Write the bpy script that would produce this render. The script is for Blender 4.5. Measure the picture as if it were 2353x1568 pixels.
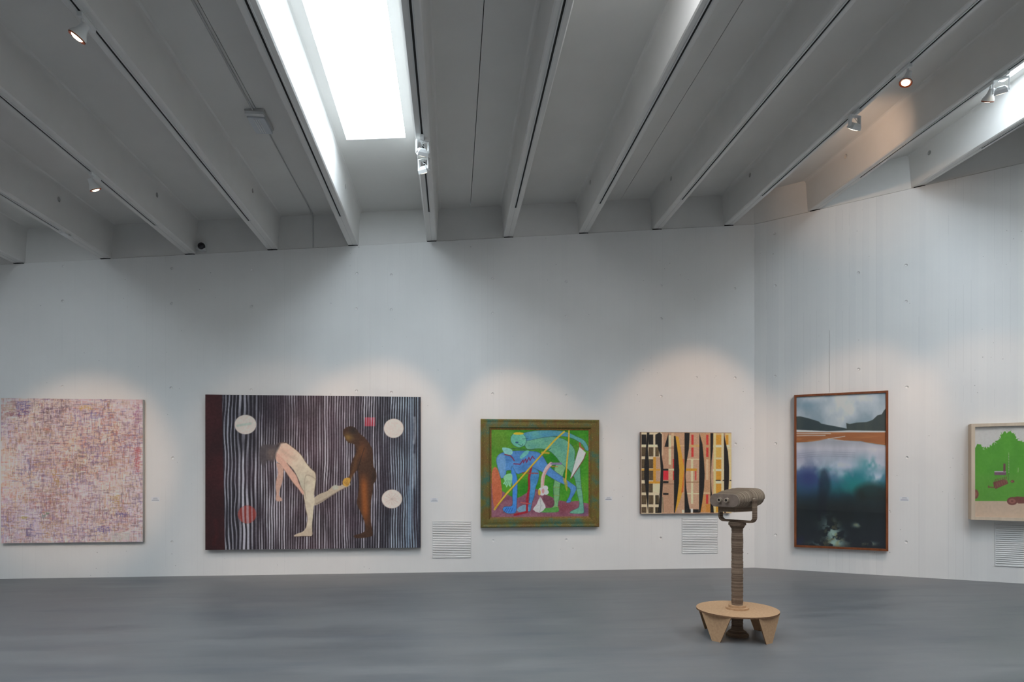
import bpy, math, random
import numpy as np
import bmesh
from mathutils import Vector, Matrix
from mathutils.geometry import delaunay_2d_cdt

for o in list(bpy.data.objects): bpy.data.objects.remove(o)
scene = bpy.context.scene
COL = scene.collection
random.seed(7)
R = math.radians

# ------------------------------------------------------------------ camera
FPX, HORIZON, YAW, EYE = 1437.0, 1087.4, 0.09485, 1.6
cam = bpy.data.cameras.new('camera'); cam_o = bpy.data.objects.new('camera', cam); COL.objects.link(cam_o)
cam.sensor_width = 36.0; cam.lens = 36.0 * FPX / 2353.0
cam.shift_y = (HORIZON - 784.0) / 2353.0
cam.clip_start = 0.05; cam.clip_end = 200
cam_o.location = (0, 0, EYE); cam_o.rotation_euler = (R(90), 0, -YAW)
scene.camera = cam_o

# ------------------------------------------------------------------ world, exposure
w = bpy.data.worlds.new('overcast_sky'); scene.world = w; w.use_nodes = True
w.node_tree.nodes['Background'].inputs[0].default_value = (0.75, 0.85, 1.0, 1)
w.node_tree.nodes['Background'].inputs[1].default_value = 1.0
scene.view_settings.view_transform = 'Standard'; scene.view_settings.look = 'None'
scene.view_settings.gamma = 1.0; scene.view_settings.use_curve_mapping = False
scene.view_settings.exposure = 0.0

SKY_STRENGTH = 13.0                     # luminance of the daylit skylight panes
SKY_STRENGTH_NEAR = 13.5                # unseen skylights nearer the viewer, raised to lift the room's ambient light
SKY_COLOR = (0.80, 0.91, 1.0)
WARM = (1.0, 0.66, 0.44)                # halogen track lamps
SPOT_W = 1.95

# ------------------------------------------------------------------ helpers
def tag(o, label=None, cat=None, group=None, kind=None):
    if label: o['label'] = label
    if cat: o['category'] = cat
    if group: o['group'] = group
    if kind: o['kind'] = kind
    return o
def empty(name, loc=(0, 0, 0), rz=0.0, parent=None):
    o = bpy.data.objects.new(name, None); COL.objects.link(o)
    o.location = loc; o.rotation_euler = (0, 0, rz); o.empty_display_size = 0.1
    if parent: o.parent = parent
    return o
def link(name, me, mat, parent=None, loc=None, rot=None):
    o = bpy.data.objects.new(name, me); COL.objects.link(o)
    if mat and not me.materials: me.materials.append(mat)
    if parent: o.parent = parent
    if loc: o.location = loc
    if rot: o.rotation_euler = rot
    return o
class MB:
    def __init__(s): s.v = []; s.f = []
    def add(s, vs, fs):
        b = len(s.v); s.v += [tuple(p) for p in vs]; s.f += [tuple(i + b for i in f) for f in fs]; return s
    def box(s, x0, x1, y0, y1, z0, z1, M=None):
        vs = [Vector(p) for p in ((x0,y0,z0),(x1,y0,z0),(x1,y1,z0),(x0,y1,z0),(x0,y0,z1),(x1,y0,z1),(x1,y1,z1),(x0,y1,z1))]
        if M: vs = [M @ p for p in vs]
        return s.add(vs, [(3,2,1,0),(4,5,6,7),(0,1,5,4),(1,2,6,5),(2,3,7,6),(3,0,4,7)])
    def prism(s, pts, fn, a, b):
        """pts: 2-D outline, fn(p, t) -> 3-D point, extruded from t=a to t=b"""
        n = len(pts)
        vs = [fn(p, a) for p in pts] + [fn(p, b) for p in pts]
        return s.add(vs, [tuple(range(n))[::-1], tuple(range(n, 2*n))] + [(i, (i+1) % n, n+(i+1) % n, n+i) for i in range(n)])
    def rings(s, rings, cap=True, closed=False):
        n = len(rings[0]); m = len(rings); vs = [p for r in rings for p in r]; fs = []
        for j in range(m if closed else m-1):
            k = (j+1) % m
            for i in range(n): fs.append((j*n+i, j*n+(i+1) % n, k*n+(i+1) % n, k*n+i))
        if cap and not closed: fs.append(tuple(range(n))[::-1]); fs.append(tuple(range((m-1)*n, m*n)))
        return s.add(vs, fs)
    def lathe(s, prof, n=24, M=None, cap=True):
        rs = []
        for r, z in prof:
            ring = [Vector((r*math.cos(2*math.pi*i/n), r*math.sin(2*math.pi*i/n), z)) for i in range(n)]
            rs.append([M @ p for p in ring] if M else ring)
        return s.rings(rs, cap)
    def tube(s, path, r, n=8):
        path = [Vector(p) for p in path]; rs = []
        for i, p in enumerate(path):
            d = (path[min(i+1, len(path)-1)] - path[max(i-1, 0)]).normalized()
            a = d.cross(Vector((0.31, 0.17, 0.93))).normalized(); b = d.cross(a)
            rs.append([p + r*(math.cos(2*math.pi*k/n)*a + math.sin(2*math.pi*k/n)*b) for k in range(n)])
        return s.rings(rs)
    def mesh(s, name, smooth=None):
        me = bpy.data.meshes.new(name); me.from_pydata(s.v, [], s.f)
        bm = bmesh.new(); bm.from_mesh(me); bmesh.ops.recalc_face_normals(bm, faces=bm.faces); bm.to_mesh(me); bm.free()
        if smooth is not None:
            me.polygons.foreach_set('use_smooth', [True]*len(me.polygons))
            me.set_sharp_from_angle(angle=R(smooth))
        return me
    def build(s, name, mat, parent=None, smooth=None, loc=None, rot=None):
        return link(name, s.mesh(name, smooth), mat, parent, loc, rot)
def copy_tree(o, parent=None):
    c = o.copy(); COL.objects.link(c); c.parent = parent
    for ch in list(o.children): copy_tree(ch, c)
    return c
def boolean_cut(me, cutter_me):
    a = bpy.data.objects.new('tmp_a', me); b = bpy.data.objects.new('tmp_b', cutter_me)
    COL.objects.link(a); COL.objects.link(b)
    m = a.modifiers.new('cut', 'BOOLEAN'); m.operation = 'DIFFERENCE'; m.object = b; m.solver = 'EXACT'
    dg = bpy.context.evaluated_depsgraph_get(); dg.update()
    out = bpy.data.meshes.new_from_object(a.evaluated_get(dg))
    bpy.data.objects.remove(a); bpy.data.objects.remove(b)
    return out

# ------------------------------------------------------------------ materials
def s2l(c): return tuple(((x/12.92) if x <= 0.04045 else ((x+0.055)/1.055)**2.4) for x in c)
def rgb(r, g, b): return s2l((r/255, g/255, b/255)) + (1.0,)
def newmat(name, color=(0.8, 0.8, 0.8, 1), rough=0.6, spec=0.3, metal=0.0):
    m = bpy.data.materials.new(name); m.use_nodes = True
    b = m.node_tree.nodes['Principled BSDF']
    b.inputs['Base Color'].default_value = color; b.inputs['Roughness'].default_value = rough
    b.inputs['Specular IOR Level'].default_value = spec; b.inputs['Metallic'].default_value = metal
    return m
class NT:
    def __init__(s, m): s.t = m.node_tree; s.n = s.t.nodes; s.b = s.n['Principled BSDF']
    def new(s, typ, **kw):
        n = s.n.new(typ)
        for k, v in kw.items(): setattr(n, k, v)
        return n
    def l(s, a, b): s.t.links.new(a, b)
    def coord(s, scale=(1,1,1), kind='Object'):
        c = s.new('ShaderNodeTexCoord'); mp = s.new('ShaderNodeMapping'); mp.inputs['Scale'].default_value = scale
        s.l(c.outputs[kind], mp.inputs['Vector']); return mp.outputs[0]
    def noise(s, vec, scale, detail=4, rough=0.55):
        n = s.new('ShaderNodeTexNoise'); n.inputs['Scale'].default_value = scale; n.inputs['Detail'].default_value = detail
        n.inputs['Roughness'].default_value = rough; s.l(vec, n.inputs['Vector']); return n.outputs['Fac']
    def ramp(s, fac, stops):
        r = s.new('ShaderNodeValToRGB'); e = r.color_ramp.elements
        while len(e) < len(stops): e.new(0.5)
        for el, (p, c) in zip(e, stops): el.position = p; el.color = c
        s.l(fac, r.inputs[0]); return r.outputs[0]
    def math(s, op, a, b=None):
        n = s.new('ShaderNodeMath', operation=op)
        for i, x in enumerate((a, b)):
            if x is None: continue
            if isinstance(x, (int, float)): n.inputs[i].default_value = x
            else: s.l(x, n.inputs[i])
        return n.outputs[0]
    def mix(s, fac, a, b, blend='MIX'):
        n = s.new('ShaderNodeMix', data_type='RGBA', blend_type=blend)
        for sock, x in ((n.inputs[0], fac), (n.inputs[6], a), (n.inputs[7], b)):
            if isinstance(x, (int, float)): sock.default_value = x
            elif isinstance(x, tuple): sock.default_value = x
            else: s.l(x, sock)
        return n.outputs[2]
    def bump(s, h, strength, dist):
        b = s.new('ShaderNodeBump'); b.inputs['Strength'].default_value = strength; b.inputs['Distance'].default_value = dist
        s.l(h, b.inputs['Height']); s.l(b.outputs[0], s.b.inputs['Normal'])
def simple_noise_mat(name, c1, c2, scale, rough=0.6, spec=0.3, bump=0.0, detail=4, stretch=(1,1,1)):
    m = newmat(name, c1, rough, spec); t = NT(m); v = t.coord(stretch)
    f = t.noise(v, scale, detail); t.l(t.ramp(f, [(0.3, c1), (0.7, c2)]), t.b.inputs['Base Color'])
    if bump: t.bump(f, bump, 0.01)
    return m

def make_wall_mat(name, streak):
    m = newmat(name, (0.8, 0.8, 0.8, 1), 0.75, 0.2); t = NT(m)
    v = t.coord()
    big = t.noise(v, 0.9, 3)
    base = t.ramp(big, [(0.3, (0.82, 0.815, 0.795, 1)), (0.7, (0.865, 0.86, 0.84, 1))])
    # board marks left by the formwork: a value for each 9 cm board, plus fine grain stretched upright
    sx = t.new('ShaderNodeSeparateXYZ'); t.l(v, sx.inputs[0])
    k = t.math('DIVIDE', sx.outputs[0], 0.094)
    cell = t.math('FLOOR', k)
    wn = t.new('ShaderNodeTexWhiteNoise', noise_dimensions='1D'); t.l(cell, wn.inputs['W'])
    fr = t.math('FRACT', k); edge = t.math('LESS_THAN', fr, 0.05)
    onoff = t.math('GREATER_THAN', wn.outputs['Value'], 0.45)
    gate = t.noise(v, 0.7, 2)
    edge = t.math('MULTIPLY', t.math('MULTIPLY', edge, onoff), t.math('GREATER_THAN', gate, 0.5))
    grain = t.noise(t.coord((34, 34, 0.5)), 1.0, 3)
    c = t.mix(t.math('MULTIPLY', wn.outputs['Value'], streak), base, (0.70, 0.71, 0.715, 1))
    c = t.mix(t.math('MULTIPLY', edge, 0.10 + streak), c, (0.6, 0.6, 0.59, 1))
    gr = t.math('MULTIPLY', t.math('SUBTRACT', grain, 0.35), 0.2 + streak)
    c = t.mix(gr, c, (0.74, 0.745, 0.75, 1))
    # air pores
    vo = t.new('ShaderNodeTexVoronoi'); vo.inputs['Scale'].default_value = 9.0; t.l(v, vo.inputs['Vector'])
    dens = t.noise(v, 1.7, 3)
    rad = t.math('MULTIPLY', t.math('MAXIMUM', t.math('SUBTRACT', dens, 0.42), 0.0), 0.32)
    pore = t.math('LESS_THAN', vo.outputs['Distance'], rad)
    c = t.mix(t.math('MULTIPLY', pore, 0.6), c, (0.36, 0.36, 0.36, 1))
    t.l(c, t.b.inputs['Base Color'])
    return m
M_wall = make_wall_mat('white_painted_board_marked_concrete', 0.06)
M_wall2 = make_wall_mat('white_painted_concrete_strong_board_marks', 0.24)
M_ceil = simple_noise_mat('white_painted_precast_concrete', (0.74, 0.73, 0.70, 1), (0.79, 0.78, 0.75, 1), 1.3, 0.7, 0.2)
M_beam = simple_noise_mat('white_painted_beam', (0.75, 0.74, 0.715, 1), (0.80, 0.79, 0.765, 1), 2.0, 0.65, 0.25)
M_plainwall = simple_noise_mat('white_plaster', (0.74, 0.74, 0.74, 1), (0.8, 0.8, 0.8, 1), 1.0, 0.7, 0.2)
M_dark = newmat('matt_black', (0.012, 0.012, 0.012, 1), 0.7, 0.2)
M_groove = newmat('track_groove_black', (0.02, 0.02, 0.02, 1), 0.6, 0.2)
M_white = newmat('white_enamel', (0.78, 0.79, 0.78, 1), 0.4, 0.4)
M_track = newmat('white_track_aluminium', (0.66, 0.67, 0.66, 1), 0.45, 0.4)
M_grille = newmat('white_painted_grille', (0.74, 0.75, 0.74, 1), 0.5, 0.3)
M_grille_gap = newmat('grille_shadow_gap', (0.48, 0.48, 0.47, 1), 0.8, 0.1)
M_conduit = newmat('grey_painted_conduit', (0.55, 0.55, 0.54, 1), 0.5, 0.3)
M_lightplastic = newmat('frosted_plastic_cover', (0.62, 0.65, 0.68, 1), 0.25, 0.5)
M_blackglass = newmat('smoked_dome_glass', (0.008, 0.004, 0.01, 1), 0.08, 0.6)
M_label = newmat('white_caption_card', (0.80, 0.82, 0.84, 1), 0.35, 0.4)
M_ink = newmat('grey_caption_print', (0.22, 0.25, 0.33, 1), 0.7, 0.2)

def make_floor_mat():
    m = newmat('polished_grey_concrete', (0.25, 0.25, 0.26, 1), 0.42, 0.45); t = NT(m)
    v = t.coord(); vs = t.coord((0.35, 1.9, 1))
    f1 = t.noise(v, 0.55, 5, 0.6); f2 = t.noise(vs, 1.6, 6, 0.65); f3 = t.noise(v, 38, 3, 0.7)
    f4 = t.noise(t.coord((0.22, 1.1, 1)), 2.3, 4, 0.6)
    c = t.ramp(f1, [(0.28, (0.126, 0.133, 0.144, 1)), (0.72, (0.186, 0.189, 0.192, 1))])
    c = t.mix(t.math('MULTIPLY', t.math('MAXIMUM', t.math('SUBTRACT', f2, 0.42), 0.0), 2.2), c, (0.25, 0.25, 0.252, 1))
    c = t.mix(t.math('MULTIPLY', t.math('MAXIMUM', t.math('SUBTRACT', f4, 0.5), 0.0), 2.6), c, (0.105, 0.115, 0.135, 1))
    c = t.mix(t.math('MULTIPLY', f3, 0.16), c, (0.10, 0.10, 0.11, 1))
    t.l(c, t.b.inputs['Base Color'])
    rr = t.ramp(f2, [(0.3, (0.38, 0.38, 0.38, 1)), (0.75, (0.55, 0.55, 0.55, 1))])
    t.l(rr, t.b.inputs['Roughness'])
    return m
M_floor = make_floor_mat()

def emission_mat(name, color, strength):
    m = bpy.data.materials.new(name); m.use_nodes = True; nt = m.node_tree; nt.nodes.clear()
    e = nt.nodes.new('ShaderNodeEmission'); o = nt.nodes.new('ShaderNodeOutputMaterial')
    e.inputs[0].default_value = color + (1,); e.inputs[1].default_value = strength
    nt.links.new(e.outputs[0], o.inputs[0]); return m
M_sky = emission_mat('daylit_opal_skylight', SKY_COLOR, SKY_STRENGTH)
M_sky2 = emission_mat('daylit_opal_skylight_near', (0.93, 0.96, 1.0), SKY_STRENGTH_NEAR)
M_lens = emission_mat('lit_halogen_lens', (1.0, 0.86, 0.66), 3.5)
M_ring = newmat('copper_reflector_ring', (0.30, 0.06, 0.015, 1), 0.35, 0.5)

def cardboard_mat(name, c1, c2, layer):
    m = newmat(name, c1, 0.85, 0.1); t = NT(m); v = t.coord()
    sx = t.new('ShaderNodeSeparateXYZ'); t.l(v, sx.inputs[0])
    k = t.math('FLOOR', t.math('DIVIDE', sx.outputs[layer], 0.0085))
    wn = t.new('ShaderNodeTexWhiteNoise', noise_dimensions='1D'); t.l(k, wn.inputs['W'])
    n = t.noise(v, 90, 3)
    f = t.math('ADD', t.math('MULTIPLY', wn.outputs['Value'], 0.65), t.math('MULTIPLY', n, 0.35))
    t.l(t.ramp(f, [(0.2, c1), (0.8, c2)]), t.b.inputs['Base Color']); t.bump(f, 0.4, 0.003); return m
M_card = cardboard_mat('stacked_corrugated_cardboard', rgb(108, 90, 76), rgb(148, 128, 110), 2)
M_cardbody = cardboard_mat('layered_cardboard_shell', rgb(128, 112, 97), rgb(160, 144, 126), 1)
M_cardface = simple_noise_mat('flat_grey_brown_card', rgb(122, 107, 97), rgb(136, 120, 108), 40, 0.85, 0.1)
M_cardedge = simple_noise_mat('pale_card_edge', rgb(150, 136, 120), rgb(170, 156, 140), 40, 0.85, 0.1)
M_mdf = simple_noise_mat('raw_fibreboard', rgb(182, 146, 112), rgb(198, 162, 126), 45, 0.7, 0.2)
M_mdfedge = simple_noise_mat('fibreboard_edge', rgb(120, 90, 66), rgb(140, 106, 80), 60, 0.8, 0.2)

# ------------------------------------------------------------------ layout of the hall (metres; eye at the origin, Y towards the end wall)
V0, UC, TR = 10.13, 5.078, 0.529        # end wall distance, corner, turn of the right-hand wall
D, U0, H0, SL = 1.24155, -6.5408, 3.7641, 0.08891
XL, XR, YB = -11.9, 11.4, -7.0          # outer limits of the room
def wall_y(x): return V0 if x <= UC else V0 - math.tan(TR)*(x - UC)
def zb(x): return EYE + H0 + SL*x       # underside of the beams
def bu(i): return U0 + D*i
DEPTH = 0.52
CA, SA = math.cos(YAW), math.sin(YAW)
def ray(px, py):
    X = (px - 1176.5)/FPX; return Vector((X*CA + SA, -X*SA + CA, (HORIZON - py)/FPX))
def on_wall(px, py, side, off=0.0):
    """pixel -> (s, z): metres along the wall from the corner (left wall: world x; right wall: distance from corner) and height"""
    d = ray(px, py)
    if side == 'back':
        t = (V0 - off)/d.y; return d.x*t, EYE + d.z*t
    # right wall: corner + s*(cos TR, -sin TR); room-side normal = (-sin TR, -cos TR)
    r = Vector((math.cos(TR), -math.sin(TR), 0)); n = Vector((-math.sin(TR), -math.cos(TR), 0))
    c = Vector((UC, V0, 0)) + n*off
    t = c.dot(n)/d.dot(n); p = d*t; return (p - c).dot(r), EYE + p.z
def wall_frame(side, s):
    """world location of a point at floor level on the wall and the rotation whose local +X runs along the wall, local +Y into it"""
    if side == 'back': return (s, V0, 0.0), 0.0
    return (UC + s*math.cos(TR), V0 - s*math.sin(TR), 0.0), -TR

# ------------------------------------------------------------------ floor
tag(MB().box(XL - 0.3, XR + 0.3, YB - 0.3, V0 + 0.4, -0.2, 0.0).build('floor', M_floor), 'grey polished concrete gallery floor', kind='structure')

# ------------------------------------------------------------------ walls with tie holes and joints
TIES_BACK = [(145.6,612),(144,692),(143,889),(395,617),(394,698),(393,892),(579,622),(578,704.5),(577,896.5),(820,629),(899,632),(819,710),(899,712),
             (819,899),(899,902),(1132,640),(1132,720),(1132,905.5),(1300.6,648),(1301,726.5),(1301,908.6),(1519.5,656.7),(1519.5,732.6),(1519.5,911),
             (1688.7,663),(1600.6,868),(1689,868.5),(1301,1241),(1133,1243),(1518,1237),(395,1246),(397,1053),(1690,1021)]
TIES_RIGHT = [(1780,536.6),(1781,657),(1972.4,627),(2082,609.8),(2082,693),(1973,849),(2084,890),(1781,865),(2084,1052),(2082,1246),(1782,1020),(1782,1230)]
def make_wall(name, side, s0, s1, ztop, ties, joints, mat, label):
    loc, rz = wall_frame(side, 0.0)
    # front face triangulated around the tie holes and joints, which are sunk into it
    loops = [[(s0, 0.0), (s1, 0.0), (s1, ztop(s1)), (s0, ztop(s0))]]; sink = [None]
    for (px, py) in ties:
        s, z = on_wall(px, py, side)
        if z > ztop(s) - 0.04: z = ztop(s) - 0.05
        loops.append([(s + 0.0225*math.cos(2*math.pi*k/14), z + 0.0225*math.sin(2*math.pi*k/14)) for k in range(14)]); sink.append((s, z, 0.6, 0.014))
    for (px, ya, yb) in joints:
        s, za = on_wall(px, ya, side); _, zc_ = on_wall(px, yb, side); z0, z1 = min(za, zc_), max(za, zc_)
        loops.append([(s - 0.0024, z0), (s + 0.0024, z0), (s + 0.0024, z1), (s - 0.0024, z1)]); sink.append((s, z0, 1.0, 0.012))
    pts = []; faces = []
    for lp in loops: faces.append(list(range(len(pts), len(pts) + len(lp)))); pts += [Vector(p) for p in lp]
    ov, oe, of, v_o, e_o, f_o = delaunay_2d_cdt(pts, [], faces, 1, 1e-6)
    mb = MB(); mb.add([(p.x, 0.0, p.y) for p in ov], [tuple(f) for f, src in zip(of, f_o) if src == [0]])
    for lp, sk in zip(loops[1:], sink[1:]):
        n = len(lp); inner = [(sk[0] + (x - sk[0])*sk[2], sk[3], sk[1] + (z - sk[1])*sk[2]) for x, z in lp]
        mb.add([(x, 0.0, z) for x, z in lp] + inner, [(k, (k+1) % n, n + (k+1) % n, n + k) for k in range(n)] + [tuple(range(n, 2*n))])
    o4 = loops[0]; mb.add([(x, 0.0, z) for x, z in o4] + [(x, 0.28, z) for x, z in o4], [(0, 1, 5, 4), (1, 2, 6, 5), (2, 3, 7, 6), (3, 0, 4, 7), (4, 5, 6, 7)])
    me = bpy.data.meshes.new(name); me.from_pydata(mb.v, [], mb.f)
    bm = bmesh.new(); bm.from_mesh(me); bmesh.ops.remove_doubles(bm, verts=bm.verts, dist=1e-5); bmesh.ops.recalc_face_normals(bm, faces=bm.faces); bm.to_mesh(me); bm.free()
    o = link(name, me, mat, None, loc, (0, 0, rz))
    return tag(o, label, kind='structure')
make_wall('wall_back', 'back', XL - 0.28, UC, lambda s: zb(s) - 0.014, TIES_BACK, [(850.5, 722, 907), (1128, 1000, 1330)][:1], M_wall, 'white painted board-marked concrete end wall')
SR = (XR - UC)/math.cos(TR)
make_wall('wall_right', 'right', 0.0, SR, lambda s: zb(UC + s*math.cos(TR)) - 0.014, TIES_RIGHT, [(1906, 760, 903), (1904, 1262, 1306)], M_wall2, 'white board-marked concrete wall turning towards the viewer')
# the three walls behind and beside the viewer
yr = wall_y(XR)
tag(MB().prism([(YB, 0), (V0 + 0.28, 0), (V0 + 0.28, zb(XL) + 0.6), (YB, zb(XL) + 0.6)], lambda p, t: (t, p[0], p[1]), XL - 0.28, XL).build('wall_left', M_plainwall), 'white side wall of the gallery', kind='structure')
tag(MB().prism([(YB, 0), (yr, 0), (yr, zb(XR) + 0.6), (YB, zb(XR) + 0.6)], lambda p, t: (t, p[0], p[1]), XR, XR + 0.28).build('wall_side', M_plainwall), 'white side wall at the high end of the roof', kind='structure')
tag(MB().prism([(XL - 0.28, 0), (XR + 0.28, 0), (XR + 0.28, zb(XR) + 0.6), (XL - 0.28, zb(XL) + 0.6)], lambda p, t: (p[0], t, p[1]), YB - 0.28, YB).build('wall_front', M_plainwall), 'white wall behind the viewer', kind='structure')

# ------------------------------------------------------------------ ceiling: beams with lighting tracks, panels, skylights
ceiling = tag(empty('ceiling', (0, 0, zb(0))), 'white precast concrete ribbed roof with skylights', kind='structure')
def cpart(o): o.parent = ceiling; o.matrix_parent_inverse = Matrix.Translation((0, 0, -zb(0))); return o
HALF = [(0.070, 0.0), (0.083, 0.013), (0.108, DEPTH - 0.06), (0.115, DEPTH - 0.03), (0.128, DEPTH - 0.008), (0.15, DEPTH), (0.15, DEPTH + 0.05)]
PROFILE = [(x, z + SL*x) for x, z in HALF] + [(-x, z - SL*x) for x, z in HALF[::-1]]
beam_mesh = {}
def make_beam(i):
    x = bu(i); yw = min(wall_y(x - 0.09), wall_y(x + 0.09)) if x > UC else wall_y(x)
    yw = wall_y(x)
    L = round(yw - YB - 0.02, 3); hole = -(0.32 if i == 11 else (1.30 if i < 5 else 0.95)); hz_ = 0.34 if (i < 5 or i == 11) else 0.385
    key = (L, hole)
    if key not in beam_mesh:
        me = MB().prism(PROFILE, lambda p, t: (p[0], t, p[1]), 0.16, -L).mesh('ceiling_beam')
        cu = MB().lathe([(0.033, -0.3), (0.033, 0.3)], 18, Matrix.Translation((0, hole, hz_)) @ Matrix.Rotation(R(90), 4, 'Y')).mesh('cutter')
        me = boolean_cut(me, cu); me.name = 'ceiling_beam'
        if not me.materials: me.materials.append(M_beam)
        me.polygons.foreach_set('use_smooth', [True]*len(me.polygons)); me.set_sharp_from_angle(angle=R(28))
        # lighting track: a pale aluminium channel with a black slot let into the underside, ending short of the wall
        e = 1.12
        tr = MB().box(-0.024, -0.0105, -L + 0.02, -e, -0.010, 0.012).box(0.0105, 0.024, -L + 0.02, -e, -0.010, 0.012).mesh('lighting_track'); tr.materials.append(M_track)
        gv = MB().box(-0.0105, 0.0105, -L + 0.02, -e, -0.0035, 0.010).mesh('track_slot'); gv.materials.append(M_groove)
        seam = MB().box(-0.002, 0.002, -e, -0.02, -0.0012, 0.004).mesh('beam_seam'); seam.materials.append(M_conduit)
        beam_mesh[key] = (me, tr, gv, seam)
    me, tr, gv, seam = beam_mesh[key]
    b = link('ceiling_beam', me, None); b.location = (x, yw, zb(x)); cpart(b)
    link('lighting_track', tr, None, b); link('track_slot', gv, None, b); link('beam_seam', seam, None, b)
    pad = MB().box(-0.075, 0.075, -0.004, 0.10, -0.0100, -0.0005).build('bearing_pad', M_dark, b)
    if x > UC: pad.rotation_euler = (0, 0, -TR)
    return b
BEAMS = list(range(-4, 15))
for i in BEAMS:
    if XL < bu(i) < XR - 0.2: make_beam(i)

# bay -> (distance of far end from wall, length) of its skylight
SKY = {0: (3.3, 5.5), 4: (2.15, 7.0), 10: (2.10, 7.0), -4: (5.3, 6.5), 6: (5.3, 6.5), 12: (4.0, 6.0)}  # far left and far right skylights are added, unseen, as fill light
SKW = 0.365
windows = 0
def slab(mb, x0, x1, y0, y1, z0=DEPTH, z1=DEPTH + 0.09):
    """tilted slab between x0 and x1; y1 may be a function of x"""
    f = y1 if callable(y1) else (lambda x: y1)
    vs = [(x0, y0, zb(x0) + z0), (x1, y0, zb(x1) + z0), (x1, f(x1), zb(x1) + z0), (x0, f(x0), zb(x0) + z0)]
    vs += [(a, b, c - z0 + z1) for a, b, c in vs]
    mb.add(vs, [(3,2,1,0),(4,5,6,7),(0,1,5,4),(1,2,6,5),(2,3,7,6),(3,0,4,7)])
lo, hi = max(XL, bu(BEAMS[0]) - D), XR
for b in range(-5, 15):
    x0, x1 = max(bu(b), XL), min(bu(b+1), XR)
    if x1 <= x0: continue
    end = lambda x: wall_y(x) + 0.03
    mid = (bu(b) + bu(b+1))/2
    if b in SKY:
        off, ln = SKY[b]; ya = wall_y(mid) - off; yb_ = max(ya - ln, YB + 0.4)
        m = MB(); slab(m, x0, mid - SKW, YB, end); slab(m, mid + SKW, x1, YB, end)
        slab(m, mid - SKW, mid + SKW, ya, end); slab(m, mid - SKW, mid + SKW, YB, yb_)
        cpart(m.build('ceiling_panel', M_ceil))
        windows += 1
        wlab = {4: 'long white daylit skylight left of the picture centre', 10: 'daylit skylight cut by the top right corner', 0: 'skylight beyond the left edge of the view', -4: 'added fill skylight far to the left, out of view', 6: 'skylight above the view, between the middle beams', 12: 'added skylight beyond the right edge of the view'}[b]
        wd = tag(empty('window_%d' % windows, (mid, ya, zb(mid) + DEPTH)), wlab, kind='structure')
        inv = Matrix.Translation((-mid, -ya, -(zb(mid) + DEPTH)))
        ys = [ya]
        while ys[-1] - 1.62 > yb_ + 0.3: ys.append(ys[-1] - 1.62)
        ys.append(yb_)
        for a, c in zip(ys[:-1], ys[1:]):
            m = MB(); slab(m, mid - SKW, mid + SKW, c + 0.003, a - 0.003, 0.030, 0.040)
            m.v = [(x, y, z + DEPTH) for x, y, z in m.v]
            p = m.build('skylight_pane', M_sky2 if b in (-4, 6, 12) else M_sky, wd); p.matrix_parent_inverse = inv
        for yj in ys[1:-1]:
            m = MB(); slab(m, mid - SKW, mid + SKW, yj - 0.003, yj + 0.003, DEPTH + 0.026, DEPTH + 0.045)
            p = m.build('glazing_bar', M_conduit, wd); p.matrix_parent_inverse = inv
    elif b % 2 and x1 - x0 > 1.0:
        for (a, c) in ((x0, mid - 0.004), (mid + 0.004, x1)):
            m = MB(); slab(m, a, c, YB, end); cpart(m.build('ceiling_panel', M_ceil))
    else:
        m = MB(); slab(m, x0, x1, YB, end); cpart(m.build('ceiling_panel', M_ceil))
    # infill panel standing on the wall between two beams
    xs = [x0] + ([UC] if x0 < UC < x1 else []) + [x1]
    m = MB()
    for a, c in zip(xs[:-1], xs[1:]):
        vs = [(a, wall_y(a) + 0.022, zb(a) - 0.004), (c, wall_y(c) + 0.022, zb(c) - 0.004), (c, wall_y(c) + 0.022, zb(c) + DEPTH + 0.03), (a, wall_y(a) + 0.022, zb(a) + DEPTH + 0.03)]
        vs += [(x, y + 0.12, z) for x, y, z in vs]
        m.add(vs, [(0,1,2,3),(7,6,5,4),(1,0,4,5),(2,1,5,6),(3,2,6,7),(0,3,7,4)])
    cpart(m.build('infill_panel', M_beam))
m = MB(); slab(m, XL - 0.3, XR + 0.3, YB - 0.3, V0 + 0.4, DEPTH + 0.10, DEPTH + 0.25); cpart(m.build('light_stop_slab', M_ceil))  # unseen slab added over panels and skylights to stop light leaks

# ------------------------------------------------------------------ pictures: painted colours are worked out on a fine grid of the canvas itself
rng = np.random.default_rng(11)
def fbm(shape, cells, octaves=4, seed=0, aspect=1.0):
    """smooth noise in 0..1 on a grid"""
    r = np.random.default_rng(seed); ny, nx = shape; out = np.zeros(shape); amp = 1.0; tot = 0
    for o in range(octaves):
        cx = max(2, int(cells * 2**o)); cy = max(2, int(cells * aspect * 2**o))
        g = r.random((cy + 2, cx + 2))
        yy = np.linspace(0, cy, ny, endpoint=False); xx = np.linspace(0, cx, nx, endpoint=False)
        iy = yy.astype(int); ix = xx.astype(int); fy = (yy - iy)[:, None]; fx = (xx - ix)[None, :]
        fy = fy*fy*(3 - 2*fy); fx = fx*fx*(3 - 2*fx)
        a = g[iy][:, ix]; b = g[iy][:, ix+1]; c = g[iy+1][:, ix]; d = g[iy+1][:, ix+1]
        out += amp*((a*(1-fx) + b*fx)*(1-fy) + (c*(1-fx) + d*fx)*fy); tot += amp; amp *= 0.5
    return out/tot
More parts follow.
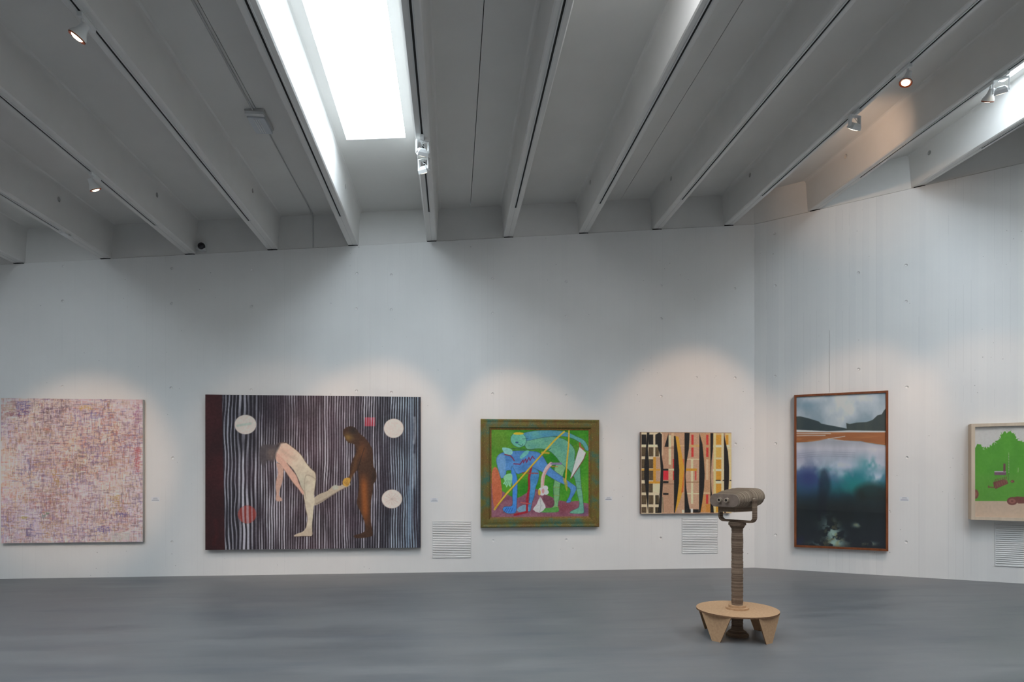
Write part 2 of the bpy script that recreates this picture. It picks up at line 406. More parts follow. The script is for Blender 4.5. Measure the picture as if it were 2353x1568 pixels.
def spline(pts, n=5, closed=True):
    P = np.array(pts, float); m = len(P); out = []
    for i in range(m if closed else m - 1):
        if closed: a, b, c, d = P[(i-1) % m], P[i], P[(i+1) % m], P[(i+2) % m]
        else: a, b, c, d = P[max(i-1, 0)], P[i], P[i+1], P[min(i+2, m-1)]
        for k in range(n):
            t = k/n; out.append(0.5*((2*b) + (c-a)*t + (2*a-5*b+4*c-d)*t*t + (3*b-3*c+d-a)*t**3))
    if not closed: out.append(P[-1])
    return np.array(out)
class Art:
    """quad: TL, TR, BR, BL of the picture in drawing units; everything is drawn in those units, colours 0..255 as seen"""
    def __init__(s, quad, nx, ny):
        s.nx, s.ny = nx, ny; TL, TR_, BR, BL = [np.array(q, float) for q in quad]
        u = np.linspace(0, 1, nx)[None, :, None]; v = np.linspace(0, 1, ny)[:, None, None]
        P = (TL*(1-u) + TR_*u)*(1-v) + (BL*(1-u) + BR*u)*v
        s.X, s.Y = P[..., 0], P[..., 1]; s.unit = np.hypot(*(TR_ - TL))/nx
        s.img = np.zeros((ny, nx, 3)); s.shape = (ny, nx)
    def over(s, mask, col, alpha=1.0):
        a = (np.clip(mask, 0, 1)*alpha)[..., None]; s.img = s.img*(1-a) + np.array(col, float)*a if not isinstance(col, np.ndarray) or col.ndim == 1 else s.img*(1-a) + col*a
    def seg(s, P, closed):
        Q = np.roll(P, -1, 0) if closed else P[1:]; A = P if closed else P[:-1]
        return A, Q
    def poly_mask(s, pts, soft=None, curve=0):
        P = spline(pts, curve) if curve else np.array(pts, float); soft = soft or s.unit
        x0, y0 = P.min(0) - 3*soft; x1, y1 = P.max(0) + 3*soft
        sel = (s.X > x0) & (s.X < x1) & (s.Y > y0) & (s.Y < y1); out = np.zeros(s.shape)
        if not sel.any(): return out
        x = s.X[sel]; y = s.Y[sel]; d2 = np.full(x.shape, 1e18); ins = np.zeros(x.shape, bool)
        A, B = s.seg(P, True)
        for (ax, ay), (bx, by) in zip(A, B):
            ex, ey = bx-ax, by-ay; L = ex*ex + ey*ey + 1e-9
            t = np.clip(((x-ax)*ex + (y-ay)*ey)/L, 0, 1); d2 = np.minimum(d2, (x-ax-t*ex)**2 + (y-ay-t*ey)**2)
            c = ((ay > y) != (by > y)); xi = ax + (y-ay)*ex/(ey if abs(ey) > 1e-9 else 1e-9); ins ^= c & (x < xi)
        d = np.sqrt(d2)*np.where(ins, 1, -1); out[sel] = np.clip(0.5 + d/soft*0.5*1.4, 0, 1); return out
    def poly(s, pts, col, alpha=1.0, curve=0, soft=None): m = s.poly_mask(pts, soft, curve); s.over(m, col, alpha); return m
    def line_mask(s, pts, wd, curve=0, soft=None):
        P = spline(pts, curve, False) if curve else np.array(pts, float); soft = soft or s.unit
        pad = wd + 3*soft; x0, y0 = P.min(0) - pad; x1, y1 = P.max(0) + pad
        sel = (s.X > x0) & (s.X < x1) & (s.Y > y0) & (s.Y < y1); out = np.zeros(s.shape)
        if not sel.any(): return out
        x = s.X[sel]; y = s.Y[sel]; d2 = np.full(x.shape, 1e18); A, B = s.seg(P, False)
        for (ax, ay), (bx, by) in zip(A, B):
            ex, ey = bx-ax, by-ay; L = ex*ex + ey*ey + 1e-9
            t = np.clip(((x-ax)*ex + (y-ay)*ey)/L, 0, 1); d2 = np.minimum(d2, (x-ax-t*ex)**2 + (y-ay-t*ey)**2)
        out[sel] = np.clip(0.5 + (wd/2 - np.sqrt(d2))/soft*0.7, 0, 1); return out
    def line(s, pts, wd, col, alpha=1.0, curve=0, soft=None): s.over(s.line_mask(pts, wd, curve, soft), col, alpha)
    def ell(s, cx, cy, rx, ry, col, alpha=1.0, soft=None):
        soft = soft or s.unit; r = np.sqrt(((s.X-cx)/rx)**2 + ((s.Y-cy)/ry)**2)
        m = np.clip(0.5 + (1-r)*min(rx, ry)/soft*0.7, 0, 1); s.over(m, col, alpha); return m
    def rect(s, x0, y0, x1, y1, col, alpha=1.0): s.over(s.poly_mask([(x0,y0),(x1,y0),(x1,y1),(x0,y1)]), col, alpha)
    def noise(s, amt, cells=60, seed=1, tint=None):
        n = (fbm(s.shape, cells, 3, seed, s.ny/s.nx) - 0.5)*2*amt; s.img = np.clip(s.img + n[..., None]*(np.array(tint) if tint else 1.0), 0, 255)
    def linear(s, gain):
        c = np.clip(s.img, 0, 255)/255; l = np.where(c <= 0.04045, c/12.92, ((c+0.055)/1.055)**2.4)
        return np.clip(l*np.array(gain), 0.002, 0.84)
GAIN = (1.55, 1.60, 1.62)       # from colours as photographed to paint reflectance
def picture_mesh(name, art, x0, x1, z0, z1, yf, yb_, edge=None):
    """front grid facing -Y with colours, closed by sides and back"""
    nx, ny = art.nx, art.ny
    xs = np.linspace(x0, x1, nx); zs = np.linspace(z1, z0, ny)
    V = np.zeros((ny*nx + 8, 3)); gx, gz = np.meshgrid(xs, zs)
    V[:ny*nx, 0] = gx.ravel(); V[:ny*nx, 1] = yf; V[:ny*nx, 2] = gz.ravel()
    B = [(x0, yf, z1), (x1, yf, z1), (x1, yf, z0), (x0, yf, z0), (x0, yb_, z1), (x1, yb_, z1), (x1, yb_, z0), (x0, yb_, z0)]
    V[ny*nx:] = B
    idx = np.arange(ny*nx).reshape(ny, nx)
    q = np.stack([idx[1:, :-1], idx[1:, 1:], idx[:-1, 1:], idx[:-1, :-1]], -1).reshape(-1, 4)
    k = ny*nx
    side = np.array([(k+0, k+1, k+5, k+4), (k+1, k+2, k+6, k+5), (k+2, k+3, k+7, k+6), (k+3, k+0, k+4, k+7), (k+4, k+5, k+6, k+7)])
    F = np.concatenate([q, side]); me = bpy.data.meshes.new(name)
    me.vertices.add(len(V)); me.vertices.foreach_set('co', V.ravel())
    me.loops.add(F.size); me.loops.foreach_set('vertex_index', F.ravel().astype(np.int32))
    me.polygons.add(len(F)); me.polygons.foreach_set('loop_start', np.arange(0, F.size, 4, dtype=np.int32))
    me.update(calc_edges=True); me.validate()
    col = np.ones((len(V), 4)); col[:ny*nx, :3] = art.linear(GAIN).reshape(-1, 3)
    col[ny*nx:, :3] = s2l(tuple(c/255 for c in edge)) if edge else col[:ny*nx, :3].mean(0)
    a = me.color_attributes.new('paint', 'FLOAT_COLOR', 'POINT'); a.data.foreach_set('color', col.ravel().astype(np.float32))
    return me
def paint_mat(name, rough, spec, grain=0.3, weave=400):
    m = newmat(name, (0.5, 0.5, 0.5, 1), rough, spec); t = NT(m)
    at = t.new('ShaderNodeAttribute', attribute_name='paint'); n = t.noise(t.coord(), weave, 3)
    t.l(t.mix(t.math('MULTIPLY', n, 0.10), at.outputs['Color'], (0.3, 0.3, 0.3, 1)), t.b.inputs['Base Color'])
    if grain: t.bump(n, grain, 0.002)
    return m
M_oil = paint_mat('oil_paint_on_canvas', 0.55, 0.25)
M_print = paint_mat('printed_paper', 0.6, 0.2, 0.0)
def glass_mat():
    m = bpy.data.materials.new('picture_glass'); m.use_nodes = True; nt = m.node_tree; nt.nodes.clear()
    o = nt.nodes.new('ShaderNodeOutputMaterial'); mx = nt.nodes.new('ShaderNodeMixShader'); fr = nt.nodes.new('ShaderNodeMath'); lw = nt.nodes.new('ShaderNodeLayerWeight'); pw = nt.nodes.new('ShaderNodeMath')
    tr = nt.nodes.new('ShaderNodeBsdfTransparent'); gl = nt.nodes.new('ShaderNodeBsdfGlossy'); gl.inputs['Roughness'].default_value = 0.02
    tr.inputs[0].default_value = (0.98, 0.99, 0.985, 1); lw.inputs['Blend'].default_value = 0.5; pw.operation = 'POWER'; pw.inputs[1].default_value = 4.0; fr.operation = 'MULTIPLY_ADD'; fr.inputs[1].default_value = 0.45; fr.inputs[2].default_value = 0.02; nt.links.new(lw.outputs['Facing'], pw.inputs[0]); nt.links.new(pw.outputs[0], fr.inputs[0])
    nt.links.new(fr.outputs[0], mx.inputs[0]); nt.links.new(tr.outputs[0], mx.inputs[1]); nt.links.new(gl.outputs[0], mx.inputs[2]); nt.links.new(mx.outputs[0], o.inputs[0]); return m
M_glass = glass_mat()
M_stretcher = newmat('pine_stretcher', rgb(190, 160, 120), 0.7, 0.2)

def place_picture(name, side, quad_px, t):
    """thing standing at the foot of the picture on the wall; returns root, width, height"""
    pts = [on_wall(px, py, side, t) for px, py in quad_px]
    s0 = (pts[0][0] + pts[3][0])/2; s1 = (pts[1][0] + pts[2][0])/2; z1 = (pts[0][1] + pts[1][1])/2; z0 = (pts[2][1] + pts[3][1])/2
    loc, rz = wall_frame(side, (s0 + s1)/2)
    return empty(name, (loc[0], loc[1], z0), rz), s1 - s0, z1 - z0
def Z(sc, ox, oy): return lambda x, y: (ox + x/sc, oy + y/sc)
def stretcher(root, W, H, t):
    for (a, b, c, d) in ((-W/2+.012, W/2-.012, 0.012, 0.07), (-W/2+.012, W/2-.012, H-.07, H-.012), (-W/2+.012, -W/2+.07, .07, H-.07), (W/2-.07, W/2-.012, .07, H-.07)):
        MB().box(a, b, -t*0.45, -0.001, c, d).build('stretcher_bar', M_stretcher, root)

# --- 1. woven pale pink and violet abstract
def art_weave():
    a = Art([(1, 915.5), (328, 918.5), (328, 1247.5), (3, 1247)], 332, 336)
    n1 = fbm(a.shape, 4, 3, 21); n2 = fbm(a.shape, 5, 3, 22); n3 = fbm(a.shape, 3, 3, 23)
    X, Y = a.X, a.Y
    base = np.array([196, 172, 170.]) + (n1[..., None] - .5)*np.array([40, 20, 10]) + (n2[..., None] - .5)*np.array([-15, -8, 25])
    warm = np.exp(-(((X-170)/110)**2 + ((Y-1010)/75)**2)); base += warm[..., None]*np.array([8, -6, -18])
    cool = np.exp(-(((X-60)/90)**2 + ((Y-1200)/50)**2)); base += cool[..., None]*np.array([-12, -6, 8])
    a.img = base
    pal = [(150, 95, 88), (130, 92, 105), (112, 88, 128), (95, 85, 120), (160, 115, 70), (150, 125, 95), (172, 100, 84), (120, 100, 95), (90, 70, 80), (138, 120, 148), (168, 142, 116)]
    pale = [(216, 200, 198), (206, 188, 190), (196, 184, 198), (222, 206, 194), (200, 184, 172)]
    r = np.random.default_rng(5); img = a.img; ny, nx = a.shape
    centres = [(r.integers(0, nx), r.integers(0, ny), r.integers(0, len(pal))) for _ in range(110)]
    for k in range(260):
        x, y = r.integers(-10, nx), r.integers(-10, ny); w_, h_ = r.integers(8, 40), r.integers(6, 30); al = r.uniform(.06, .22)
        sl = (slice(max(y, 0), max(y+h_, 0)), slice(max(x, 0), max(x+w_, 0))); c = (pal + pale)[r.integers(0, len(pal) + len(pale))]
        img[sl] = img[sl]*(1-al) + np.array(c)*al
    for k in range(15000):
        if r.random() < 0.45:
            c = pale[r.integers(0, len(pale))]; al = r.uniform(.25, .6); x = r.integers(0, nx); y = r.integers(0, ny)
        else:
            cx, cy, ci = centres[r.integers(0, len(centres))]; x = int(cx + r.normal(0, 22)); y = int(cy + r.normal(0, 20))
            c = pal[ci] if r.random() < .7 else pal[r.integers(0, len(pal))]; al = r.uniform(.15, .52)
        L = int(abs(r.normal(0, 9))) + 3; wd = (1, 2, 2, 3, 4)[r.integers(0, 5)]; al = al/(.55 + .28*wd)
        if r.random() < .5: sl = (slice(max(y, 0), max(y+wd, 0)), slice(max(x, 0), max(x+L, 0)))
        else: sl = (slice(max(y, 0), max(y+L, 0)), slice(max(x, 0), max(x+wd, 0)))
        img[sl] = img[sl]*(1-al) + np.array(c)*al
    def block(x, y, w, h, c, n=60, al=.5):
        for _ in range(n):
            px = int((x - X[0, 0]) + r.uniform(0, w)); py = int((y - Y[0, 0]) + r.uniform(0, h)); L = int(r.uniform(4, 12))
            sl = (slice(py, py+1), slice(px, px+L)) if r.random() < .6 else (slice(py, py+L), slice(px, px+1))
            img[sl] = img[sl]*(1-al) + np.array(c)*al
    block(34, 922, 32, 32, (98, 84, 130), 150); block(18, 945, 40, 14, (120, 60, 70), 40); block(180, 931, 30, 8, (180, 140, 70), 40)
    block(310, 925, 14, 50, (140, 80, 110), 60); block(312, 1025, 12, 60, (165, 80, 82), 110); block(118, 1080, 18, 40, (165, 120, 55), 60)
    block(215, 1212, 40, 14, (96, 80, 135), 60); block(255, 1140, 22, 40, (170, 140, 80), 60); block(265, 1180, 34, 8, (92, 80, 130), 30)
    block(88, 1200, 45, 40, (165, 125, 85), 90); block(255, 1228, 45, 18, (176, 178, 168), 160, .4); block(60, 1205, 14, 32, (90, 80, 125), 40)
    block(95, 1180, 14, 8, (70, 110, 75), 16); block(45, 1190, 20, 5, (150, 140, 60), 14); block(205, 945, 26, 16, (110, 95, 140), 40)
    a.img = np.clip(img, 0, 255); return a
A1 = art_weave(); T1 = 0.065
root, W, H = place_picture('abstract_painting', 'back', [(1, 915.5), (328, 918.5), (328, 1247.5), (3, 1247)], T1)
tag(root, 'large unframed painting of woven pale pink, violet and ochre strokes', 'painting')
me = picture_mesh('canvas', A1, -W/2, W/2, 0, H, -T1, -0.004, (200, 196, 190)); me.materials.append(M_oil); link('canvas', me, None, root); stretcher(root, W, H, T1)

# --- 2. striped canvas with two figures
def art_stripes():
    Q = [(115, 100), (1962, 122), (1968, 1420), (122, 1432)]
    a = Art(Q, 505, 362); X, Y = a.X, a.Y
    n = fbm(a.shape, 6, 3, 31); n2 = fbm(a.shape, 12, 3, 32, 0.35); n3 = fbm(a.shape, 40, 2, 33, 0.12)
    a.img[:] = (31, 28, 36); a.img += (n[..., None]-.5)*np.array([34, 22, 26])
    warmc = np.exp(-(((X-1000)/420)**2)); a.img += warmc[..., None]*np.array([16, 6, 4])
    wob = (fbm(a.shape, 7, 2, 34, .5)-.5)*60 + (fbm(a.shape, 22, 2, 35, .25)-.5)*26
    xw = X + wob*np.clip((700-X)/300, .35, 1); ph = np.where(xw < 560, xw/31.0, 560/31.0 + (xw-560)/21.5)
    kk = np.floor(ph); fr = ph - kk
    lum = np.random.default_rng(9).random(200)[np.clip(kk.astype(int), 0, 199)]
    wdt = .20 + .12*lum + .10*(n2-.5)
    st = np.clip((wdt - np.abs(fr-.5))/.10, 0, 1)
    st *= np.clip(.38 + 1.6*(n3-.22), 0, 1)*(.68 + .32*lum)
    dk = 1 - .65*np.exp(-(((X-690)/110)**2 + ((Y-230)/190)**2)) - .35*np.exp(-(((X-1000)/190)**2 + ((Y-330)/200)**2)); st *= np.clip(dk, 0, 1)
    right = np.clip((X-1560)/300, 0, 1)
    scol = np.array([178, 177, 186.])*(1-right[..., None]) + np.array([150, 168, 182.])*right[..., None]
    scol = scol*(1-.18*warmc[..., None]) + .18*warmc[..., None]*np.array([190, 165, 160.])
    red = a.ell(470, 1128, 78, 78, (128, 45, 38), .92); a.rect(1473, 297, 1563, 374, (150, 34, 50), .9)
    a.over(st*np.where(red > .4, .62, .92), scol)
    for (x, y0, y1, wd, c, al) in ((1880, 150, 1300, 36, (128, 146, 164), .4), (1905, 620, 900, 18, (175, 182, 190), .5), (1860, 900, 1400, 30, (110, 132, 152), .45), (1910, 300, 520, 14, (185, 190, 196), .6)):
        a.line([(x, y0), (x+6, (y0+y1)/2), (x-4, y1)], wd, c, al, 4, 14)
    a.line([(1966, 120), (1968, 1425)], 46, (34, 34, 44), .9)
    # maroon band
    m = a.poly_mask([(100, 90), (252, 90), (262, 500), (272, 900), (284, 1440), (100, 1440)], 6)
    a.over(m, np.array([46, 11, 15.]) + (n[..., None]-.5)*np.array([34, 10, 10]))
    a.line([(205, 1180), (215, 1280), (190, 1380)], 26, (78, 20, 22), .35, 4, 20)
    for (cx, cy, rx, ry) in ((452, 358, 91, 82), (1727, 392, 86, 82), (1714, 1000, 89, 80)):
        a.ell(cx, cy, rx+3, ry+3, (120, 110, 105), .7); a.ell(cx, cy, rx, ry, (200, 184, 174))
    a.line([(385, 368), (440, 358), (495, 350)], 22, (150, 172, 158), .6, 4, 8)
    for k in range(6):
        an = k*math.pi/6; a.line([(1714-60*math.cos(an), 1000-52*math.sin(an)), (1714+60*math.cos(an), 1000+52*math.sin(an))], 3, (160, 145, 135), .55)
    # smoky hints behind
    a.line([(820, 190), (900, 300), (1040, 255)], 60, (60, 54, 56), .35, 5, 40)
    # pale bending figure
    skin = np.array([192, 180, 158.])
    a.poly([(1030, 1000), (1085, 955), (1150, 930), (1195, 890), (1225, 880), (1262, 884), (1330, 846), (1350, 880), (1300, 905), (1235, 940), (1165, 985), (1090, 1035), (1040, 1052)], (166, 152, 132), 1, 4)
    a.line([(1060, 1040), (1160, 985), (1240, 938), (1330, 892)], 10, (110, 95, 85), .6, 4, 8)
    a.ell(1222, 898, 26, 20, (160, 165, 152), .8, 10)
    body = [(735, 520), (790, 514), (850, 552), (920, 612), (968, 684), (1010, 736), (1046, 772), (1053, 830), (1046, 900), (1038, 960), (1044, 1015), (1036, 1070), (1030, 1140), (1022, 1225), (1022, 1305), (1000, 1318), (950, 1312), (905, 1322), (868, 1316), (890, 1298), (942, 1278), (970, 1240), (982, 1160), (966, 1085), (958, 1030), (945, 955), (930, 905), (905, 830), (860, 745), (800, 690), (735, 690), (705, 640), (712, 580)]
    m = a.poly(body, tuple(skin), 1, 3)
    a.over(m*np.exp(-(((X-780)/110)**2 + ((Y-610)/120)**2)), (200, 158, 140), .8)
    a.over(m*np.exp(-(((X-925)/60)**2 + ((Y-870)/80)**2)), (150, 148, 130), .5)
    a.over(m*np.clip((fbm(a.shape, 30, 3, 37)-.45)*3, 0, 1), (160, 142, 122), .4)
    a.line([(735, 520), (790, 512), (850, 550), (920, 612), (968, 684), (1010, 736), (1048, 772), (1055, 830), (1046, 900), (1040, 960)], 5, (86, 66, 52), .8, 4)
    a.line([(945, 955), (958, 1030), (966, 1085), (982, 1160), (970, 1240)], 5, (80, 60, 52), .7, 4)
    a.line([(1052, 830), (1010, 800), (965, 800), (955, 900), (968, 1000)], 6, (140, 124, 104), .7, 4, 6)
    a.poly([(716, 600), (760, 640), (806, 690), (852, 752), (888, 800), (912, 868), (948, 930), (942, 962), (905, 912), (858, 858), (800, 772), (742, 692), (708, 645)], (190, 150, 132), 1, 3)
    a.line([(806, 690), (852, 752), (888, 800), (912, 868), (948, 930)], 4, (105, 80, 68), .8, 4)
    a.line([(742, 692), (800, 772), (858, 858), (905, 912)], 4, (100, 76, 66), .8, 4)
    a.poly([(716, 690), (768, 716), (776, 770), (766, 850), (746, 915), (740, 965), (768, 1004), (742, 1018), (712, 1006), (716, 950), (710, 900), (714, 840), (730, 770)], (176, 142, 126), 1, 3)
    a.poly([(582, 545), (640, 528), (700, 530), (746, 522), (735, 560), (712, 600), (705, 650), (680, 684), (648, 664), (612, 706), (588, 694), (574, 620)], (72, 66, 68), .95, 3, 12)
    a.over(a.poly_mask([(640, 580), (700, 570), (700, 650), (650, 650)], 30, 3), (118, 100, 92), .6)
    for k in range(12): a.line([(585+k*11, 560), (590+k*9, 690)], 3, (48, 44, 48), .4)
    a.line([(720, 548), (745, 520), (790, 512)], 12, (52, 40, 40), .6, 4, 8)
    a.poly([(870, 1316), (890, 1298), (945, 1280), (975, 1262), (1018, 1270), (1022, 1308), (960, 1316)], (178, 160, 138), .9, 3)
    a.line([(870, 1322), (950, 1318), (1022, 1318)], 6, (60, 44, 40), .8)
    # dark standing figure
    fig = [(1284, 430), (1300, 392), (1345, 374), (1392, 388), (1428, 436), (1470, 468), (1512, 520), (1542, 580), (1545, 650), (1552, 720), (1576, 772), (1576, 832), (1552, 872), (1545, 935), (1532, 1010), (1526, 1100), (1532, 1200), (1546, 1288), (1540, 1318), (1480, 1332), (1400, 1334), (1384, 1312), (1450, 1294), (1480, 1268), (1480, 1210), (1442, 1110), (1408, 1040), (1418, 960), (1426, 880), (1420, 800), (1412, 752), (1370, 792), (1344, 842), (1334, 872), (1290, 880), (1284, 850), (1322, 828), (1344, 790), (1350, 720), (1370, 660), (1396, 600), (1390, 540), (1368, 522), (1336, 516), (1310, 490), (1298, 462)]
    m = a.poly(fig, (58, 36, 22), 1, 3)
    a.over(m*np.exp(-(((X-1470-.05*(Y-900))/34)**2))*np.clip((Y-760)/120, 0, 1)*np.clip((1260-Y)/160, 0, 1), (140, 78, 30), .85)
    a.over(m*np.exp(-(((X-1455)/34)**2 + ((Y-590)/70)**2)), (100, 56, 26), .8)
    a.over(m*np.exp(-(((X-1330)/40)**2 + ((Y-470)/34)**2)), (128, 100, 44), .75)
    a.over(m*np.exp(-(((X-1375)/40)**2 + ((Y-405)/40)**2)), (28, 22, 20), .8)
    a.over(m*np.exp(-(((X-1555)/22)**2 + ((Y-800)/60)**2)), (34, 22, 16), .7)
    a.line([(1440, 560), (1400, 660), (1385, 740), (1350, 820)], 26, (88, 56, 26), .7, 4, 14)
    a.line([(1470, 560), (1430, 690), (1412, 752)], 5, (24, 16, 12), .8, 4)
    a.poly([(1284, 850), (1300, 822), (1340, 815), (1352, 838), (1340, 872), (1322, 892), (1292, 882)], (176, 134, 56), 1, 3)
    for k in range(3): a.line([(1296+k*12, 852-k*6), (1320+k*9, 880)], 4, (110, 76, 36), .7)
    a.noise(9, 150, 38); return a
c2 = Z(3.734, 440, 880); Q2 = [c2(115, 100), c2(1962, 122), c2(1968, 1420), c2(122, 1432)]
A2 = art_stripes(); T2 = 0.08
root, W, H = place_picture('figure_painting', 'back', Q2, T2)
tag(root, 'wide unframed painting of two figures before black and white stripes', 'painting')
me = picture_mesh('canvas', A2, -W/2, W/2, 0, H, -T2, -0.004, (60, 52, 58)); me.materials.append(M_oil); link('canvas', me, None, root); stretcher(root, W, H, T2)

# --- framed pictures
def frame_rails(root, W, H, sect, mat, name='frame_rail'):
    """four mitred rails; sect: list of (inset from outer edge, distance in front of the wall), closed outline"""
    C = [(-W/2, 0), (W/2, 0), (W/2, H), (-W/2, H)]; inn = [(1, 1), (-1, 1), (-1, -1), (1, -1)]
    for k in range(4):
        j = (k+1) % 4; mb = MB()
        r0 = [(C[k][0] + inn[k][0]*a, -d, C[k][1] + inn[k][1]*a) for a, d in sect]; r1 = [(C[j][0] + inn[j][0]*a, -d, C[j][1] + inn[j][1]*a) for a, d in sect]
        mb.rings([r0, r1]).build(name, mat, root)
# --- 3. green painting in a broad patinated frame
def art_green():
    a = Art([(655, 255), (1552, 258), (1550, 1066), (657, 1076)], 270, 246); X, Y = a.X, a.Y
    n = fbm(a.shape, 6, 4, 41); a.img[:] = (52, 128, 22); a.img += (n[..., None]-.5)*np.array([90, 50, 30])
    tl = np.exp(-(((X-720)/150)**2 + ((Y-380)/150)**2)); a.over(tl, (108, 122, 40), .55); a.over(np.exp(-(((X-1450)/90)**2 + ((Y-420)/60)**2)), (104, 130, 32), .5)
    ground = [(640, 760), (700, 800), (770, 836), (850, 884), (910, 888), (1000, 832), (1066, 808), (1130, 850), (1200, 880), (1250, 905), (1350, 925), (1450, 918), (1500, 935), (1570, 960), (1570, 1090), (640, 1090)]
    m = a.poly(ground, (134, 84, 98), 1, 3); a.over(m*np.clip((fbm(a.shape, 14, 3, 42)-.45)*3, 0, 1), (112, 62, 78), .7)
    a.over(m*np.exp(-(((X-1330)/110)**2 + ((Y-975)/50)**2)), (118, 50, 58), .7); a.over(m*np.exp(-(((X-1500)/50)**2 + ((Y-1010)/40)**2)), (82, 58, 90), .8)
    a.poly([(664, 660), (700, 606), (735, 676), (752, 780), (756, 880), (720, 965), (690, 985), (672, 880)], (178, 92, 58), 1, 3); a.over(np.exp(-(((X-690)/30)**2 + ((Y-720)/90)**2)), (190, 110, 80), .4)
    OL = (44, 62, 74)
    def shape(pts, c, c2_=None, seed=1, ol=4):
        m = a.poly(pts, c, 1, 4)
        if c2_: a.over(m*np.clip((fbm(a.shape, 9, 4, seed)-.42)*3.2, 0, 1), c2_, .65)
        P = spline(pts, 4); a.line(list(P) + [P[0]], ol, OL, .65); return m
    # teal figure behind
    shape([(1240, 590), (1330, 590), (1310, 680), (1282, 780), (1276, 880), (1264, 960), (1268, 1016), (1180, 1026), (1100, 1022), (1108, 990), (1208, 980), (1226, 920), (1222, 800), (1232, 720)], (118, 166, 118), (96, 150, 84), 43)
    a.poly([(1100, 1020), (1110, 990), (1200, 982), (1262, 975), (1266, 1018), (1180, 1026)], (78, 140, 62), 1, 3)
    shape([(950, 350), (1040, 322), (1150, 318), (1290, 335), (1375, 385), (1420, 455), (1418, 540), (1462, 600), (1470, 690), (1478, 780), (1490, 870), (1502, 1000), (1494, 1032), (1430, 1036), (1374, 1030), (1392, 1008), (1452, 978), (1458, 920), (1440, 850), (1420, 720), (1380, 650), (1330, 604), (1282, 560), (1250, 515), (1180, 452), (1080, 432), (985, 440)], (98, 158, 128), (80, 140, 130), 44)
    shape([(936, 300), (1010, 276), (1100, 266), (1250, 266), (1350, 282), (1430, 318), (1500, 352), (1536, 404), (1548, 450), (1520, 446), (1486, 392), (1400, 340), (1300, 318), (1150, 328), (1040, 350), (960, 360)], (84, 150, 146), (58, 120, 160), 45)
    shape([(836, 330), (862, 294), (905, 284), (950, 300), (976, 350), (962, 400), (916, 424), (872, 410), (840, 376)], (92, 164, 142), (110, 178, 150), 46)
    a.poly([(858, 300), (880, 284), (940, 286), (950, 300), (900, 306)], (198, 166, 30), 1, 3)
    a.ell(890, 378, 14, 8, (40, 80, 110)); a.line([(905, 395), (935, 410), (945, 392)], 4, (30, 60, 60)); a.line([(940, 345), (990, 342)], 4, (30, 60, 60), .8)
    # blue figure on all fours
    shape([(706, 530), (735, 484), (800, 462), (900, 454), (1000, 456), (1080, 466), (1130, 508), (1172, 580), (1232, 640), (1300, 690), (1370, 742), (1432, 790), (1420, 842), (1392, 890), (1376, 932), (1340, 930), (1366, 876), (1378, 812), (1330, 772), (1250, 732), (1180, 690), (1100, 640), (1040, 628), (960, 650), (900, 670), (850, 640), (800, 640), (790, 680), (752, 712), (730, 650), (712, 590)], (76, 128, 182), (54, 104, 160), 47)
    a.over(a.poly_mask([(706, 530), (735, 490), (780, 500), (790, 600), (770, 690), (745, 700), (720, 610)], 10, 3), (112, 152, 186), .7)
    shape([(846, 600), (890, 690), (896, 800), (890, 930), (886, 1012), (860, 1036), (800, 1034), (764, 1004), (780, 974), (846, 964), (850, 880), (850, 780), (840, 680)], (62, 124, 192), (48, 100, 170), 48)
    for k in range(4): a.line([(770+k*22, 1030-k), (800+k*18, 985)], 4, (20, 50, 110), .7)
    shape([(1008, 606), (1086, 640), (1086, 720), (1060, 800), (1048, 880), (1030, 930), (1012, 1012), (985, 1004), (1002, 920), (1004, 840), (1010, 740), (1000, 680)], (68, 132, 178), (52, 110, 160), 49)
    a.poly([(890, 1000), (940, 960), (990, 965), (1000, 1010), (930, 1030)], (110, 160, 178), .8, 3)
    a.poly([(760, 425), (840, 440), (848, 486), (800, 496), (772, 470)], (120, 178, 170), 1, 3); a.poly([(960, 460), (1000, 455), (985, 490), (930, 530), (918, 510)], (96, 168, 160), 1, 3)
    a.line([(840, 434), (1000, 442), (1160, 445), (1200, 430)], 6, (40, 70, 66), .9, 4)
    a.poly([(768, 700), (800, 672), (846, 672), (846, 744), (832, 790), (812, 772), (800, 796), (786, 770), (764, 762), (780, 738)], (132, 192, 144), 1, 3)
    for k in range(4): a.line([(775+k*20, 775), (800+k*12, 730)], 3, (60, 120, 80), .8)
    # ropes, blood, saw, bone
    a.line([(782, 490), (830, 500), (850, 520), (866, 546)], 10, (120, 28, 52), .9)
    a.line([(862, 576), (920, 580), (946, 540), (950, 566), (970, 530), (978, 562), (1000, 516), (1010, 546), (1030, 506), (1048, 528)], 9, (124, 36, 72), .95)
    a.line([(1020, 612), (1000, 700), (1002, 800), (984, 900), (982, 1022), (872, 1050)], 20, (152, 22, 36), .95); a.line([(940, 660), (1080, 664)], 12, (150, 60, 60), .8); a.line([(930, 936), (1010, 946)], 12, (178, 86, 80), .8)
    a.line([(690, 1000), (800, 850), (900, 740), (1020, 600), (1150, 450), (1240, 350), (1322, 276)], 15, (206, 166, 46)); a.line([(690, 1000), (900, 748), (1150, 460)], 4, (120, 84, 20), .6)
    a.line([(1366, 268), (1362, 400), (1346, 560), (1334, 740)], 13, (206, 160, 44)); a.line([(1120, 470), (1180, 476)], 18, (196, 150, 40), .8)
    a.poly([(1310, 700), (1350, 745), (1345, 830), (1322, 760)], (170, 150, 40), .7, 3)
    a.poly([(1462, 412), (1522, 472), (1502, 530), (1400, 690), (1382, 712), (1378, 700), (1440, 480)], (188, 204, 190)); a.line([(1522, 474), (1502, 530), (1384, 712)], 7, (110, 40, 44), .9); a.line([(1462, 412), (1440, 480), (1380, 700)], 4, (70, 70, 70), .8)
